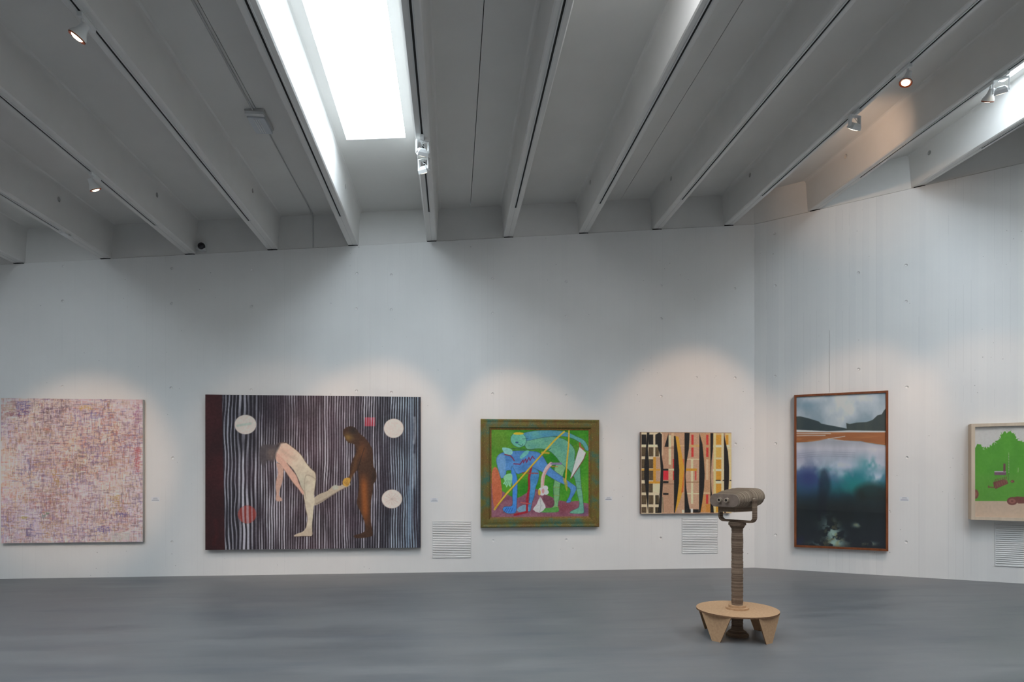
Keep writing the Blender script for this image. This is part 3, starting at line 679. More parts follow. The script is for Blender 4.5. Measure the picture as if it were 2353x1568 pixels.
    a.line([(1465, 380), (1470, 416), (1500, 440)], 14, (166, 74, 50), .9)
    a.line([(1200, 574), (1160, 620), (1128, 700), (1122, 790)], 32, (222, 170, 162), 1, 4); a.line([(1190, 600), (1140, 680), (1130, 770)], 8, (190, 110, 110), .7, 4); a.line([(1206, 574), (1290, 572)], 22, (130, 110, 150), .9); a.line([(1206, 600), (1260, 602)], 8, (170, 110, 40))
    for (x, y, r_) in ((1110, 820, 24), (1150, 800, 24), (1156, 838, 24), (1120, 848, 22)): a.ell(x, y, r_, r_, (214, 200, 196)); a.ell(1128, 828, 12, 22, (210, 140, 140))
    a.ell(1094, 840, 12, 28, (206, 160, 60)); a.poly([(1100, 880), (1130, 930), (1152, 980), (1096, 1030), (1036, 998), (1070, 950)], (190, 188, 184), 1, 2); a.line([(1100, 890), (1110, 960), (1096, 1028)], 3, (110, 110, 110), .7)
    a.poly([(1120, 900), (1160, 866), (1230, 916), (1222, 970), (1180, 978)], (96, 52, 62), .7, 3)
    for y in (790, 866, 970): a.line([(1222, y), (1280, y+4)], 4, (150, 140, 60), .7)
    for y in (736, 800, 876): a.line([(1428, y), (1486, y+4)], 4, (60, 110, 80), .7)
    a.noise(14, 80, 52); return a
c3 = Z(3.9208, 960, 920)
A3 = art_green()
def patina():
    m = newmat('green_gold_patinated_frame', rgb(110, 95, 45), 0.55, 0.3); t = NT(m); v = t.coord()
    n = t.noise(v, 5, 4); f = t.noise(v, 130, 2, .7); g = t.noise(t.coord((1, 1, 1)), 9, 3)
    c = t.ramp(n, [(0.35, rgb(118, 92, 50)), (0.5, rgb(112, 104, 54)), (0.66, rgb(70, 110, 92))])
    c = t.mix(t.math('GREATER_THAN', f, 0.66), c, rgb(200, 176, 70)); c = t.mix(t.math('MULTIPLY', t.math('GREATER_THAN', g, 0.62), 0.5), c, rgb(120, 120, 50))
    t.l(c, t.b.inputs['Base Color']); t.bump(f, 0.5, 0.004); return m
M_patina = patina(); M_slip = simple_noise_mat('dark_gilt_slip', rgb(104, 78, 40), rgb(150, 112, 62), 30, 0.5, 0.3)
root, W, H = place_picture('figure_painting', 'back', [c3(567, 165), c3(1637, 180), c3(1636, 1140), c3(570, 1155)], 0.10)
tag(root, 'green painting of blue and teal figures in a broad patinated frame', 'painting')
FW = 0.150
frame_rails(root, W, H, [(0, 0.002), (0, 0.086), (0.02, 0.098), (0.05, 0.089), (0.09, 0.096), (FW - 0.02, 0.094), (FW - 0.006, 0.078), (FW, 0.072), (FW, 0.002)], M_patina)
PI = FW + 0.022
def slip(root, W, H, a, b, d, mat):
    C = [(-W/2, 0), (W/2, 0), (W/2, H), (-W/2, H)]; inn = [(1, 1), (-1, 1), (-1, -1), (1, -1)]
    for k in range(4):
        j = (k+1) % 4; sect = [(a, d-0.02), (a, d), (b, d-0.008), (b, d-0.02)]
        r0 = [(C[k][0] + inn[k][0]*x, -y, C[k][1] + inn[k][1]*x) for x, y in sect]; r1 = [(C[j][0] + inn[j][0]*x, -y, C[j][1] + inn[j][1]*x) for x, y in sect]
        MB().rings([r0, r1]).build('frame_slip', mat, root)
slip(root, W, H, FW, PI, 0.074, M_slip)
me = picture_mesh('canvas', A3, -W/2 + FW + 0.012, W/2 - FW - 0.012, FW + 0.012, H - FW - 0.012, -0.062, -0.012); me.materials.append(M_oil); link('canvas', me, None, root)

# --- 4. collage of bars and black spindles
def art_bars():
    a = Art([(150, 155), (1110, 157), (1110, 1008), (150, 1026)], 262, 236)
    n = fbm(a.shape, 20, 3, 61); a.img[:] = (176, 138, 110); a.img += (n[..., None]-.5)*24
    TAN, CREAM, OCH, RED, BLK, ORG = (168, 130, 104), (204, 186, 150), (190, 134, 40), (186, 52, 46), (20, 17, 15), (184, 122, 50)
    # cream lattice on the left
    a.rect(150, 155, 370, 1030, (198, 178, 148))
    for x0, x1 in ((158, 207), (232, 280), (302, 338)):
        for y0, y1 in ((182, 288), (318, 415), (445, 540), (566, 668), (704, 798), (828, 924), (955, 1016)):
            c = BLK if y0 < 200 or x0 > 300 and y0 > 800 else (66, 54, 40)
            a.rect(x0, y0, x1, y1, c)
            if y0 > 200:
                for k in range(4): xx = x0 + 6 + (k*13) % (x1-x0-8); a.rect(xx, y0+8*(k % 3), xx+6, y1-9*((k+1) % 3), (112, 90, 52), .65)
    a.rect(282, 420, 352, 680, (176, 140, 112)); a.rect(275, 690, 356, 800, (206, 184, 150)); a.rect(232, 680, 352, 702, OCH); a.rect(280, 420, 308, 690, OCH, .9); a.rect(158, 548, 352, 566, OCH, .8); a.rect(158, 292, 330, 312, (206, 190, 158))
    # middle bands
    for (x0, x1, c) in ((378, 500, (172, 132, 104)), (505, 612, (178, 138, 108)), (625, 770, (180, 142, 114)), (780, 888, (178, 134, 98)), (915, 1032, (194, 158, 108)), (1045, 1110, (206, 176, 128))): a.rect(x0, 165, x1, 1005, c)
    for (x0, y0, x1, y1, c) in ((442, 190, 468, 500, CREAM), (470, 165, 500, 300, (196, 164, 126)), (380, 320, 500, 328, (150, 112, 86)), (678, 440, 702, 915, CREAM), (626, 436, 770, 446, CREAM), (626, 540, 740, 566, OCH), (626, 680, 770, 690, (150, 112, 80)), (630, 800, 770, 812, CREAM), (660, 288, 770, 312, (188, 150, 96)),
        (682, 182, 706, 288, RED), (682, 318, 706, 416, RED), (840, 182, 864, 288, RED), (840, 318, 864, 416, RED), (838, 814, 862, 912, RED), (384, 566, 440, 664, (196, 40, 52)), (487, 440, 500, 540, RED), (487, 570, 500, 664, RED), (582, 440, 604, 545, (206, 90, 50)), (590, 566, 606, 664, (200, 70, 50)), (720, 566, 736, 662, (186, 70, 60)),
        (838, 440, 864, 660, (200, 166, 130)), (790, 792, 888, 806, (202, 170, 128)), (780, 915, 888, 1000, ORG), (800, 820, 836, 1000, (186, 132, 76)), (946, 182, 1000, 285, OCH), (946, 315, 1000, 416, (200, 156, 74)), (946, 444, 1000, 540, OCH), (946, 566, 1000, 660, OCH), (946, 700, 1000, 800, OCH), (946, 830, 1000, 920, OCH), (940, 940, 1000, 1000, OCH),
        (915, 292, 1090, 312, (214, 196, 164)), (912, 545, 1036, 566, (214, 196, 164)), (918, 425, 1036, 440, (206, 180, 136)), (940, 670, 1030, 694, (214, 196, 164)), (1004, 165, 1028, 1000, (206, 182, 146)), (920, 165, 944, 1000, (208, 178, 124)), (1048, 182, 1078, 285, OCH), (1048, 315, 1108, 330, CREAM),
        (942, 658, 994, 668, BLK), (1016, 658, 1034, 668, BLK), (1090, 658, 1110, 668, BLK), (384, 545, 440, 564, BLK), (384, 676, 440, 698, BLK), (384, 802, 440, 822, BLK), (384, 700, 500, 712, (148, 112, 88)), (440, 545, 500, 562, CREAM), (440, 566, 486, 660, (190, 152, 120)), (500, 295, 610, 305, (196, 160, 116))): a.rect(x0, y0, x1, y1, c)
    a.poly([(440, 168), (440, 312), (398, 312)], BLK)
    a.poly([(512, 195), (545, 205), (576, 360), (604, 520), (604, 720), (572, 850), (515, 1006), (508, 1000), (546, 720), (550, 560)], (196, 142, 44)); a.poly([(604, 560), (598, 790), (575, 800), (596, 640)], (190, 96, 46))
    for P in ([(214, 160), (240, 160), (224, 330), (236, 520), (232, 760), (226, 1018), (208, 840), (186, 640), (188, 500), (204, 330)],
              [(310, 180), (345, 158), (370, 180), (368, 400), (386, 520), (382, 700), (372, 850), (366, 1015), (332, 1015), (350, 760), (358, 560), (350, 400), (326, 300)],
              [(498, 195), (514, 198), (540, 380), (554, 560), (550, 700), (532, 860), (508, 1012), (498, 1012)],
              [(610, 162), (664, 162), (656, 330), (630, 480), (620, 620), (630, 760), (650, 900), (668, 984), (668, 1010), (610, 1010)],
              [(768, 165), (800, 280), (816, 450), (824, 600), (817, 750), (797, 900), (778, 1006), (764, 1006)],
              [(885, 165), (916, 165), (913, 330), (897, 460), (890, 620), (896, 760), (912, 900), (922, 1006), (885, 1006)],
              [(1030, 165), (1046, 250), (1072, 360), (1085, 520), (1085, 640), (1077, 780), (1062, 900), (1052, 1005), (1032, 1005)],
              [(700, 972), (760, 972), (764, 1008), (700, 1008)], [(625, 972), (676, 972), (680, 1008), (625, 1008)]): a.poly(P, BLK)
    a.rect(676, 966, 698, 1010, (214, 204, 186)); a.rect(582, 978, 608, 1012, (206, 190, 168))
    a.line([(378, 850), (384, 1005)], 8, (60, 90, 70), .6); a.line([(380, 180), (380, 400)], 8, CREAM, .7)
    a.line([(150, 156), (1110, 158)], 8, (120, 100, 80), .7); a.line([(152, 155), (152, 1026)], 8, (90, 72, 60), .7)
    a.noise(12, 120, 63); return a
c4 = Z(4.6125, 1440, 960); Q4 = [c4(150, 155), c4(1110, 157), c4(1110, 1008), c4(150, 1026)]
A4 = art_bars(); T4 = 0.065
root, W, H = place_picture('collage_painting', 'back', Q4, T4)
tag(root, 'unframed collage panel of ochre bars and black spindle shapes', 'painting')
me = picture_mesh('canvas', A4, -W/2, W/2, 0, H, -T4, -0.004, (120, 84, 60)); me.materials.append(M_oil); link('canvas', me, None, root); stretcher(root, W, H, T4)

# --- 5. tall lake photograph, brown frame
def art_lake():
    a = Art([(158, 146), (820, 102), (817, 1254), (160, 1227)], 214, 360); X, Y = a.X, a.Y
    n = fbm(a.shape, 4, 5, 71, 1.2); nb = fbm(a.shape, 8, 5, 72, .7); n3 = fbm(a.shape, 16, 4, 73, 2.0)
    k = np.clip((n-.34)*3.0, 0, 1)[..., None]; a.img = np.array([122, 134, 144.])*(1-k) + np.array([172, 172, 176.])*k
    a.over(np.exp(-(((X-240)/80)**2 + ((Y-205)/36)**2)), (86, 112, 130), .6); a.over(np.exp(-(((X-640)/160)**2 + ((Y-150)/28)**2)), (176, 172, 178), .5)
    a.poly([(150, 290), (190, 288), (250, 300), (330, 322), (350, 338), (420, 350), (480, 360), (545, 372), (560, 395), (150, 402)], (46, 56, 60)); a.poly([(535, 330), (560, 338), (610, 326), (680, 322), (725, 305), (760, 270), (790, 262), (805, 235), (830, 205), (830, 392), (500, 388), (540, 375)], (52, 58, 58))
    mt = ((Y > 285) & (Y < 392)); a.over(mt*np.clip((nb-.5)*3, 0, 1)*(a.img.mean(-1) < 90), (74, 78, 70), .6)
    a.poly([(150, 386), (400, 392), (560, 384), (830, 384), (830, 396), (150, 404)], (186, 184, 186))
    a.poly([(150, 404), (420, 400), (830, 394), (830, 492), (760, 482), (640, 462), (520, 458), (400, 446), (330, 460), (240, 474), (150, 480)], (140, 84, 50)); a.over(((Y > 400) & (Y < 480))*np.clip((fbm(a.shape, 5, 4, 74, 12)-.48)*4, 0, 1), (168, 112, 70), .6)
    for P in ([(160, 415), (300, 412), (420, 410)], [(160, 430), (260, 426), (380, 424)], [(400, 448), (470, 438), (525, 428)]): a.line(P, 5, (190, 186, 184), .9)
    # water
    top = np.interp(X[0], [158, 240, 330, 400, 520, 640, 760, 820], [484, 476, 462, 448, 460, 464, 486, 498])[None, :] + (Y*0); wat = np.clip((Y-top)/4, 0, 1)
    dep = np.clip((Y-470)/780, 0, 1)
    stops = [0, .06, .14, .22, .32, .42, .52, .62, 1]; cols = np.array([(150, 148, 156), (176, 170, 178), (160, 160, 172), (166, 166, 178), (92, 122, 146), (34, 92, 104), (22, 46, 56), (20, 28, 32), (16, 20, 28)], float)
    wc = np.stack([np.interp(dep, stops, cols[:, i]) for i in range(3)], -1)
    wc += (nb[..., None]-.5)*np.array([30, 28, 26])*(1.2-dep[..., None]); a.over(wat, wc)
    def blob(cx, cy, rx, ry, c, al, thr=.45, seed=75): f = fbm(a.shape, 7, 4, seed, 1.4); a.over(np.exp(-(((X-cx)/rx)**2 + ((Y-cy)/ry)**2))*np.clip(.55 + (f-.45)*5, 0, 1)*wat, c, al)
    blob(250, 740, 140, 110, (44, 54, 104), .95, seed=76); blob(560, 740, 190, 90, (24, 112, 120), .9, seed=77); blob(720, 640, 90, 60, (30, 118, 126), .85, seed=78); blob(600, 800, 150, 60, (22, 120, 116), .7, seed=85)
    blob(470, 640, 140, 40, (184, 182, 196), .9, seed=79); blob(760, 730, 70, 45, (182, 184, 196), .9, seed=80); blob(500, 700, 50, 34, (172, 180, 190), .7, seed=86); blob(190, 580, 60, 50, (150, 146, 164), .6, seed=81)
    for yy in (545, 560, 575): a.line([(165, yy+18), (350, yy), (600, yy+4)], 3, (110, 112, 132), .5, 4)
    blob(730, 860, 100, 50, (26, 30, 26), .95, seed=82); a.poly([(600, 830), (640, 790), (720, 770), (830, 800), (830, 905), (700, 910), (620, 895)], (24, 28, 26), .7, 3, 40); blob(500, 1000, 330, 110, (18, 24, 26), .85, seed=83)
    a.poly([(335, 720), (350, 680), (385, 676), (408, 720), (420, 800), (392, 900), (388, 1020), (362, 1022), (358, 940), (352, 1020), (330, 1020), (330, 900)], (12, 16, 30), .55, 3, 22)
    blob(180, 1170, 60, 70, (24, 24, 60), .7, seed=84)
    foam = np.exp(-(((X-430-(Y-1120)*.35)/60)**2 + ((Y-1140)/90)**2)) + .8*np.exp(-(((X-690)/50)**2 + ((Y-1215)/14)**2)) + .7*np.exp(-(((X-610)/28)**2 + ((Y-1080)/16)**2)) + .6*np.exp(-(((X-400)/120)**2 + ((Y-1215)/22)**2))
    a.over(np.clip(foam*np.clip((n3-.44)*7, 0, 1), 0, 1), (150, 172, 160), .85); a.over(np.clip(foam*np.clip((fbm(a.shape, 24, 3, 87, 1.6)-.52)*8, 0, 1), 0, 1), (120, 110, 70), .6)
    a.img *= np.interp(Y, [100, 380, 480, 900, 1250], [1.16, 1.12, 1.06, 1.0, 1.15])[..., None]
    return a
c5 = Z(3.2007, 1780, 870)
A5 = art_lake(); M_brown = simple_noise_mat('brown_stained_wood', rgb(112, 62, 34), rgb(140, 82, 48), 20, 0.5, 0.3, 0, 4, (1, 1, 0.2))
root, W, H = place_picture('lake_photograph', 'right', [c5(143, 128), c5(838, 82), c5(835, 1272), c5(145, 1240)], 0.08)
tag(root, 'tall brown-framed photograph of a lake with clouds mirrored in it', 'photograph')
frame_rails(root, W, H, [(0, 0.002), (0, 0.080), (0.032, 0.080), (0.034, 0.064), (0.034, 0.002)], M_brown)
me = picture_mesh('photo_print', A5, -W/2 + 0.030, W/2 - 0.030, 0.030, H - 0.030, -0.060, -0.006); me.materials.append(M_print); link('photo_print', me, None, root)
MB().box(-W/2 + 0.033, W/2 - 0.033, -0.068, -0.065, 0.033, H - 0.033).build('glass_pane', M_glass, root)

# --- 6. green tree print in a deep pale frame
def art_tree():
    a = Art([(1478, 360), (2290, 322), (2290, 1052), (1474, 1018)], 300, 240); X, Y = a.X, a.Y
    a.img[:] = (176, 178, 172)
    top = [(1460, 492), (1500, 488), (1530, 492), (1548, 520), (1575, 516), (1600, 496), (1640, 486), (1655, 462), (1675, 440), (1685, 415), (1700, 392), (1730, 380), (1762, 392), (1780, 412), (1800, 440), (1830, 462), (1870, 470), (1930, 440), (1990, 460), (2060, 420), (2140, 450), (2300, 430)]
    r = np.random.default_rng(3); jag = []
    for (x0, y0), (x1, y1) in zip(top[:-1], top[1:]):
        for t in np.linspace(0, 1, 5, endpoint=False): jag.append((x0 + (x1-x0)*t + r.normal(0, 7), y0 + (y1-y0)*t + r.normal(0, 8)))
    m = a.poly(jag + [(2310, 900), (2310, 930), (1460, 906)], (76, 142, 42))
    a.over(m*np.clip((fbm(a.shape, 10, 3, 91, .4)-.4)*2.5, 0, 1), (62, 124, 34), .6); a.over(m*np.clip((Y-690)/40, 0, 1), (84, 138, 52), .5)
    a.poly([(1460, 902), (1840, 908), (2310, 918), (2310, 1080), (1460, 1030)], (172, 156, 134))
    BR = (104, 62, 54)
    a.rect(1632, 688, 1720, 713, (104, 76, 92)); a.rect(1632, 684, 1720, 691, (166, 160, 168)); a.rect(1700, 628, 1716, 688, (98, 62, 66))
    a.poly([(1622, 766), (1700, 744), (1728, 752), (1736, 776), (1640, 816), (1626, 795)], BR); a.line([(1584, 800), (1600, 802), (1640, 804)], 7, BR); a.line([(1588, 790), (1590, 806)], 6, BR)
    for k in range(7): a.line([(1634+k*14, 762-k*3), (1640+k*14, 744-k*3)], 5, BR); a.line([(1640+k*13, 806-k*4), (1648+k*13, 770-k*4)], 3, (140, 96, 80), .8)
    a.line([(1738, 560), (1740, 700), (1738, 750)], 3, (70, 90, 50), .9); a.ell(1768, 760, 14, 10, BR); a.ell(1764, 760, 5, 4, (140, 100, 84))
    for yy in range(550, 700, 12): a.ell(1741, yy, 3, 3, (170, 180, 160), .8)
    a.ell(1484, 852, 26, 34, (108, 66, 56)); a.ell(1484, 852, 14, 18, (128, 84, 70)); a.line([(1810, 690), (1812, 660)], 5, (150, 166, 130), .7)
    a.ell(1766, 906, 40, 30, BR); a.ell(1766, 906, 26, 18, (132, 84, 74)); a.ell(1766, 906, 10, 7, BR); a.poly([(1770, 880), (1800, 872), (1900, 880), (1960, 900), (1960, 925), (1810, 925)], BR); a.rect(1860, 830, 1920, 885, BR); a.ell(1960, 910, 28, 24, BR)
    a.noise(5, 60, 93); a.img *= np.array([1.10, 1.03, 1.04]); return a
A6 = art_tree(); M_pale = simple_noise_mat('pale_limed_wood', rgb(206, 188, 166), rgb(222, 204, 182), 14, 0.6, 0.25, 0, 4, (1, 1, 0.15))
root, W, H = place_picture('tree_print', 'right', [c5(1449, 344), c5(2320, 300), c5(2320, 1068), c5(1445, 1036)], 0.19)
tag(root, 'green tree and tractor print in a deep pale wood box frame', 'print')
frame_rails(root, W, H, [(0, 0.002), (0, 0.190), (0.045, 0.190), (0.045, 0.002)], M_pale)
me = picture_mesh('paper_print', A6, -W/2 + 0.042, W/2 - 0.042, 0.042, H - 0.042, -0.150, -0.006); me.materials.append(M_print); link('paper_print', me, None, root)
MB().box(-W/2 + 0.044, W/2 - 0.044, -0.172, -0.169, 0.044, H - 0.044).build('glass_pane', M_glass, root)

# ------------------------------------------------------------------ ventilation grilles
slat_cache = {}
def make_grille(side, quad, label, n=21):
    root, W, H = place_picture('vent_grille', side, quad, 0.0); tag(root, label, 'vent grille', 'ventilation grilles low on the walls')
    MB().box(-W/2, W/2, -0.0022, 0.001, 0, H).build('backing', M_grille_gap, root)
    key = round(W, 3)
    pitch = H/n; me = MB().add([(-W/2+.006, -0.003, 0), (W/2-.006, -0.003, 0), (W/2-.006, -0.013, pitch*.12), (-W/2+.006, -0.013, pitch*.12), (-W/2+.006, -0.006, pitch*.80), (W/2-.006, -0.006, pitch*.80), (-W/2+.006, -0.003, pitch*.80), (W/2-.006, -0.003, pitch*.80)],
                          [(0,1,2,3),(3,2,5,4),(4,5,7,6),(6,7,1,0),(0,3,4,6),(1,7,5,2)]).mesh('slat'); me.materials.append(M_grille)
    for k in range(n): link('slat', me, None, root, (0, 0, k*pitch + pitch*.08))
    for (a, b, c, d) in ((-W/2-.004, -W/2+.008, -.004, H+.004), (W/2-.008, W/2+.004, -.004, H+.004), (-W/2+.008, W/2-.008, -.004, .004), (-W/2+.008, W/2-.008, H-.004, H+.004)):
        MB().box(a, b, -0.012, 0.001, c, d).build('frame_strip', M_grille, root)
make_grille('back', [c3(130, 1090), c3(480, 1093), c3(479, 1416), c3(130, 1419)], 'white louvred vent grille between the striped painting and the green painting')
make_grille('back', [c4(586, 1065), c4(966, 1060), c4(962, 1432), c4(586, 1438)], 'white louvred vent grille below the ochre collage panel')
make_grille('right', [c5(1622, 1072), c5(1990, 1064), c5(1990, 1402), c5(1618, 1368)], 'white louvred vent grille below the green tree print')

# ------------------------------------------------------------------ caption labels
def make_label(side, cx, cy, wpx, label):
    s, z = on_wall(cx, cy, side); loc, rz = wall_frame(side, s)
    root = empty('caption_label', (loc[0], loc[1], z - 0.035), rz); tag(root, label, 'caption label', 'caption labels beside the pictures')
    MB().box(-0.062, 0.062, -0.003, 0.001, 0, 0.07).build('card', M_label, root)
    for k, (x0, x1) in enumerate(((-0.05, 0.052), (-0.036, 0.038), (-0.028, 0.03))):
        zc = 0.018 + 0.017*k
        MB().box(x0, x1, -0.0038, -0.003, zc, zc + (0.007 if k == 0 else 0.0045)).build('print_line', M_ink, root)
make_label('back', 357, 1148, 17, 'small caption card beside the woven pink abstract painting')
make_label('back', 998, 1150, 15, 'small caption card beside the striped figure painting')
make_label('back', 1398, 1146.5, 15, 'small caption card beside the green framed painting')
make_label('right', 2078, 1147.5, 18, 'small caption card beside the tall lake photograph')

# ------------------------------------------------------------------ track lamps
def spot_light(parent, watts, angle, blend, M, size=0.03):
    l = bpy.data.lights.new('halogen_bulb', 'SPOT'); l.energy = watts*SPOT_W; l.color = WARM; l.spot_size = R(angle); l.spot_blend = blend; l.shadow_soft_size = size
    o = bpy.data.objects.new('halogen_bulb', l); COL.objects.link(o); o.parent = parent; o.matrix_local = M; return o
def aim_matrix(d):
    """rotation whose local -Z points along d"""
    return Vector(d).to_track_quat('-Z', 'Y').to_matrix().to_4x4()
def round_lamp(i, y, target, label, watts, angle, blend=0.6, drop=0.15):
    x = bu(i); root = empty('track_spotlight', (x, y, zb(x) - 0.010)); tag(root, label, 'spotlight', 'spotlights on the ceiling tracks')
    MB().box(-0.018, 0.018, -0.11, 0.08, -0.034, 0.0).build('track_adapter', M_white, root)
    MB().lathe([(0.011, -0.034), (0.011, -0.06), (0.006, -0.062), (0.006, -drop + 0.055)], 12, Matrix.Translation((0, -0.07, 0))).build('stem', M_white, root)
    piv = Vector((0, -0.07, -drop + 0.04)); d = (Vector(target) - (Vector(root.location) + piv)).normalized()
    A = Matrix.Translation(piv) @ aim_matrix(d)
    MB().lathe([(0.013, -0.013), (0.013, 0.013)], 12, Matrix.Translation(piv) @ Matrix.Rotation(R(90), 4, 'Y') ).build('knuckle', M_white, root, 40)
    # head: -Z is the beam
    MB().lathe([(0.012, 0.05), (0.028, 0.045), (0.034, 0.0), (0.040, -0.02), (0.060, -0.055), (0.062, -0.07), (0.059, -0.07), (0.050, -0.058), (0.001, -0.052)], 28, A, True).build('lamp_head', M_white, root, 40)
    MB().rings([[A @ Vector((r_*math.cos(2*math.pi*k/28), r_*math.sin(2*math.pi*k/28), z)) for k in range(28)] for r_, z in ((0.060, -0.0705), (0.0625, -0.074), (0.060, -0.081), (0.042, -0.0730))], False, True).build('reflector_ring', M_ring, root, 40)
    MB().lathe([(0.042, -0.0725), (0.038, -0.081), (0.025, -0.088), (0.004, -0.091)], 24, A).build('lens', M_lens, root)
    spot_light(root, watts, angle, blend, A @ Matrix.Translation((0, 0, -0.098)))
    return root
def square_lamp(i, y, target, label, watts, angle, blend=0.5, yaw=0.0, lens=True):
    x = bu(i); root = empty('track_floodlight', (x, y, zb(x) - 0.010)); tag(root, label, 'floodlight', 'square floodlights on the ceiling tracks')
    MB().box(-0.018, 0.018, -0.09, 0.07, -0.030, 0.0).build('track_adapter', M_white, root)
    piv = Vector((0, 0, -0.155)); d = (Vector(target) - (Vector(root.location) + piv)).normalized()
    az = math.atan2(d.x, d.y); Rz = Matrix.Rotation(-az, 4, 'Z')
    m = MB(); m.box(-0.068, 0.068, -0.022, 0.022, -0.038, -0.030, Rz); m.build('bracket_top', M_white, root)
    for s in (-1, 1):
        MB().box(s*0.068 - 0.005, s*0.068 + 0.005, -0.022, 0.022, -0.165, -0.030, Rz).build('bracket_arm', M_white, root)
    A = Matrix.Translation(piv) @ aim_matrix(d)
    def sq(h, z): return [A @ Vector(p) for p in ((-h, -h*.8, z), (h, -h*.8, z), (h, h*.8, z), (-h, h*.8, z))]
    MB().rings([sq(0.034, 0.036), sq(0.056, 0.012), sq(0.062, -0.028), sq(0.057, -0.028), sq(0.050, -0.014)]).build('lamp_head', M_white, root)
    MB().rings([sq(0.048, -0.0150), sq(0.044, -0.030), sq(0.030, -0.036)]).build('lens', M_lens, root)
    MB().tube([Rz @ Vector(p) for p in ((0.012, 0.0, -0.038), (-0.014, -0.012, -0.065), (0.0, -0.016, -0.088), (0.028, -0.01, -0.10), (0.034, 0.0, -0.125))], 0.0032, 6).build('cable', M_white, root, 60)
    spot_light(root, watts, angle, blend, A @ Matrix.Translation((0, 0, -0.046)))
    return root
def wpt(px, py, side):
    s, z = on_wall(px, py, side); loc, rz = wall_frame(side, s); return (loc[0], loc[1], z)
# lamps in view
round_lamp(3, 5.14, (-5.9, 5.0, 0.0), 'round spotlight glowing towards the left edge, highest on its beam', 22, 50)
round_lamp(2, 7.56, (-2.4, 9.45, 0.2), 'round spotlight on the low beam above the woven abstract painting', 48, 50)
square_lamp(5, 7.02, wpt(845, 1100, 'back'), 'square floodlight beside the big skylight, upper of two', 85, 44)
square_lamp(5, 7.42, wpt(1235, 1110, 'back'), 'square floodlight beside the big skylight, lower of two', 80, 40)
round_lamp(9, 6.05, (2.85, 5.75, 0.9), 'round spotlight facing the room with a blazing orange lens', 26, 34)
sq = square_lamp(9, 6.83, wpt(1575, 1095, 'back'), 'square floodlight above the far corner of the walls', 105, 46)
gl = Vector((bu(10) - 0.10, 8.25, zb(bu(10)) + 0.18)) - sq.location      # aim of an added second spot that makes the glow on the next beam
spot_light(sq, 44, 66, 1.0, Matrix.Translation((0.06, 0.03, -0.11)) @ aim_matrix(gl - Vector((0.06, 0.03, -0.11))))  # extra spot, not a bulb of this lamp
round_lamp(10, 6.40, wpt(1945, 1085, 'right'), 'small round spotlight hanging just below the square floodlight, top right', 85, 42)
square_lamp(10, 6.20, wpt(2310, 1110, 'right'), 'square floodlight next to the skylight at the top right corner', 50, 46)
# unseen lamps added on the same tracks for the light pools on the pictures
round_lamp(2, 4.5, wpt(195, 1075, 'back'), 'added round spotlight left of the view, aimed at the woven abstract', 210, 27)
square_lamp(4, 4.4, wpt(650, 1100, 'back'), 'added square floodlight on the beam left of the big skylight, above the view', 75, 34)
round_lamp(8, 4.3, wpt(1580, 1060, 'back'), 'added round spotlight above the view, aimed at the ochre collage', 35, 27)

# bracket left on the low beam, dome camera, luminaire and conduit
x = bu(1); o = empty('track_end_feed', (x, 9.17, zb(x) - 0.0005)); tag(o, 'small white track feed box under the leftmost beam', 'track fitting')
MB().box(-0.045, 0.035, -0.10, 0.08, -0.022, 0.0).build('feed_box', M_white, o); MB().box(0.036, 0.05, -0.02, 0.02, -0.016, -0.002).build('cable_gland', M_conduit, o)
x = bu(2); o = empty('dome_camera', (x + 0.20, V0 + 0.022, zb(x) + 0.10)); tag(o, 'small security camera with black dome where beam meets wall', 'security camera')
MB().box(-0.045, 0.045, -0.10, 0.0, -0.06, 0.06).build('housing', M_white, o); MB().box(-0.1, -0.045, -0.05, -0.01, -0.02, 0.02).build('mounting_arm', M_white, o)
MB().lathe([(0.055, -0.02), (0.053, 0.0), (0.046, 0.02), (0.032, 0.036), (0.012, 0.045), (0.001, 0.046)], 24, Matrix.Translation((0.0, -0.10, -0.005)) @ Matrix.Rotation(R(115), 4, 'X')).build('smoked_dome', M_blackglass, o, 50)
xm = (bu(3) + bu(4))/2 - 0.02; zc = zb(xm) + DEPTH
o = empty('ceiling_luminaire', (xm, 7.45, zc)); tag(o, 'flat frosted box luminaire fixed to the conduit in a ceiling bay', 'luminaire')
MB().box(-0.105, 0.105, -0.20, 0.20, -0.03, -0.001).build('housing', M_conduit, o); MB().box(-0.095, 0.095, -0.14, 0.19, -0.075, -0.03).build('diffuser', M_lightplastic, o)
MB().box(-0.10, 0.10, -0.198, -0.142, -0.06, -0.03).build('end_cap', M_white, o)
for k in range(3): MB().box(-0.03 + k*0.025, -0.022 + k*0.025, -0.12, 0.17, -0.079, -0.075).build('diffuser_rib', M_white, o)
tag(MB().tube([(xm - 0.015, YB + 0.05, zc - 0.012), (xm - 0.015, 7.25, zc - 0.012)], 0.011).build('conduit', M_conduit, None, 60), 'thin painted conduit running along the ceiling to the luminaire', 'conduit')
tag(MB().tube([(xm + 0.02, 7.65, zc - 0.008), (xm + 0.02, V0 - 0.03, zc - 0.008), (xm + 0.02, V0 + 0.012, zc - 0.03), (xm + 0.02, V0 + 0.012, zb(xm) + 0.0)], 0.007).build('conduit', M_conduit, None, 60), 'thinner conduit from the luminaire to the end wall', 'conduit')

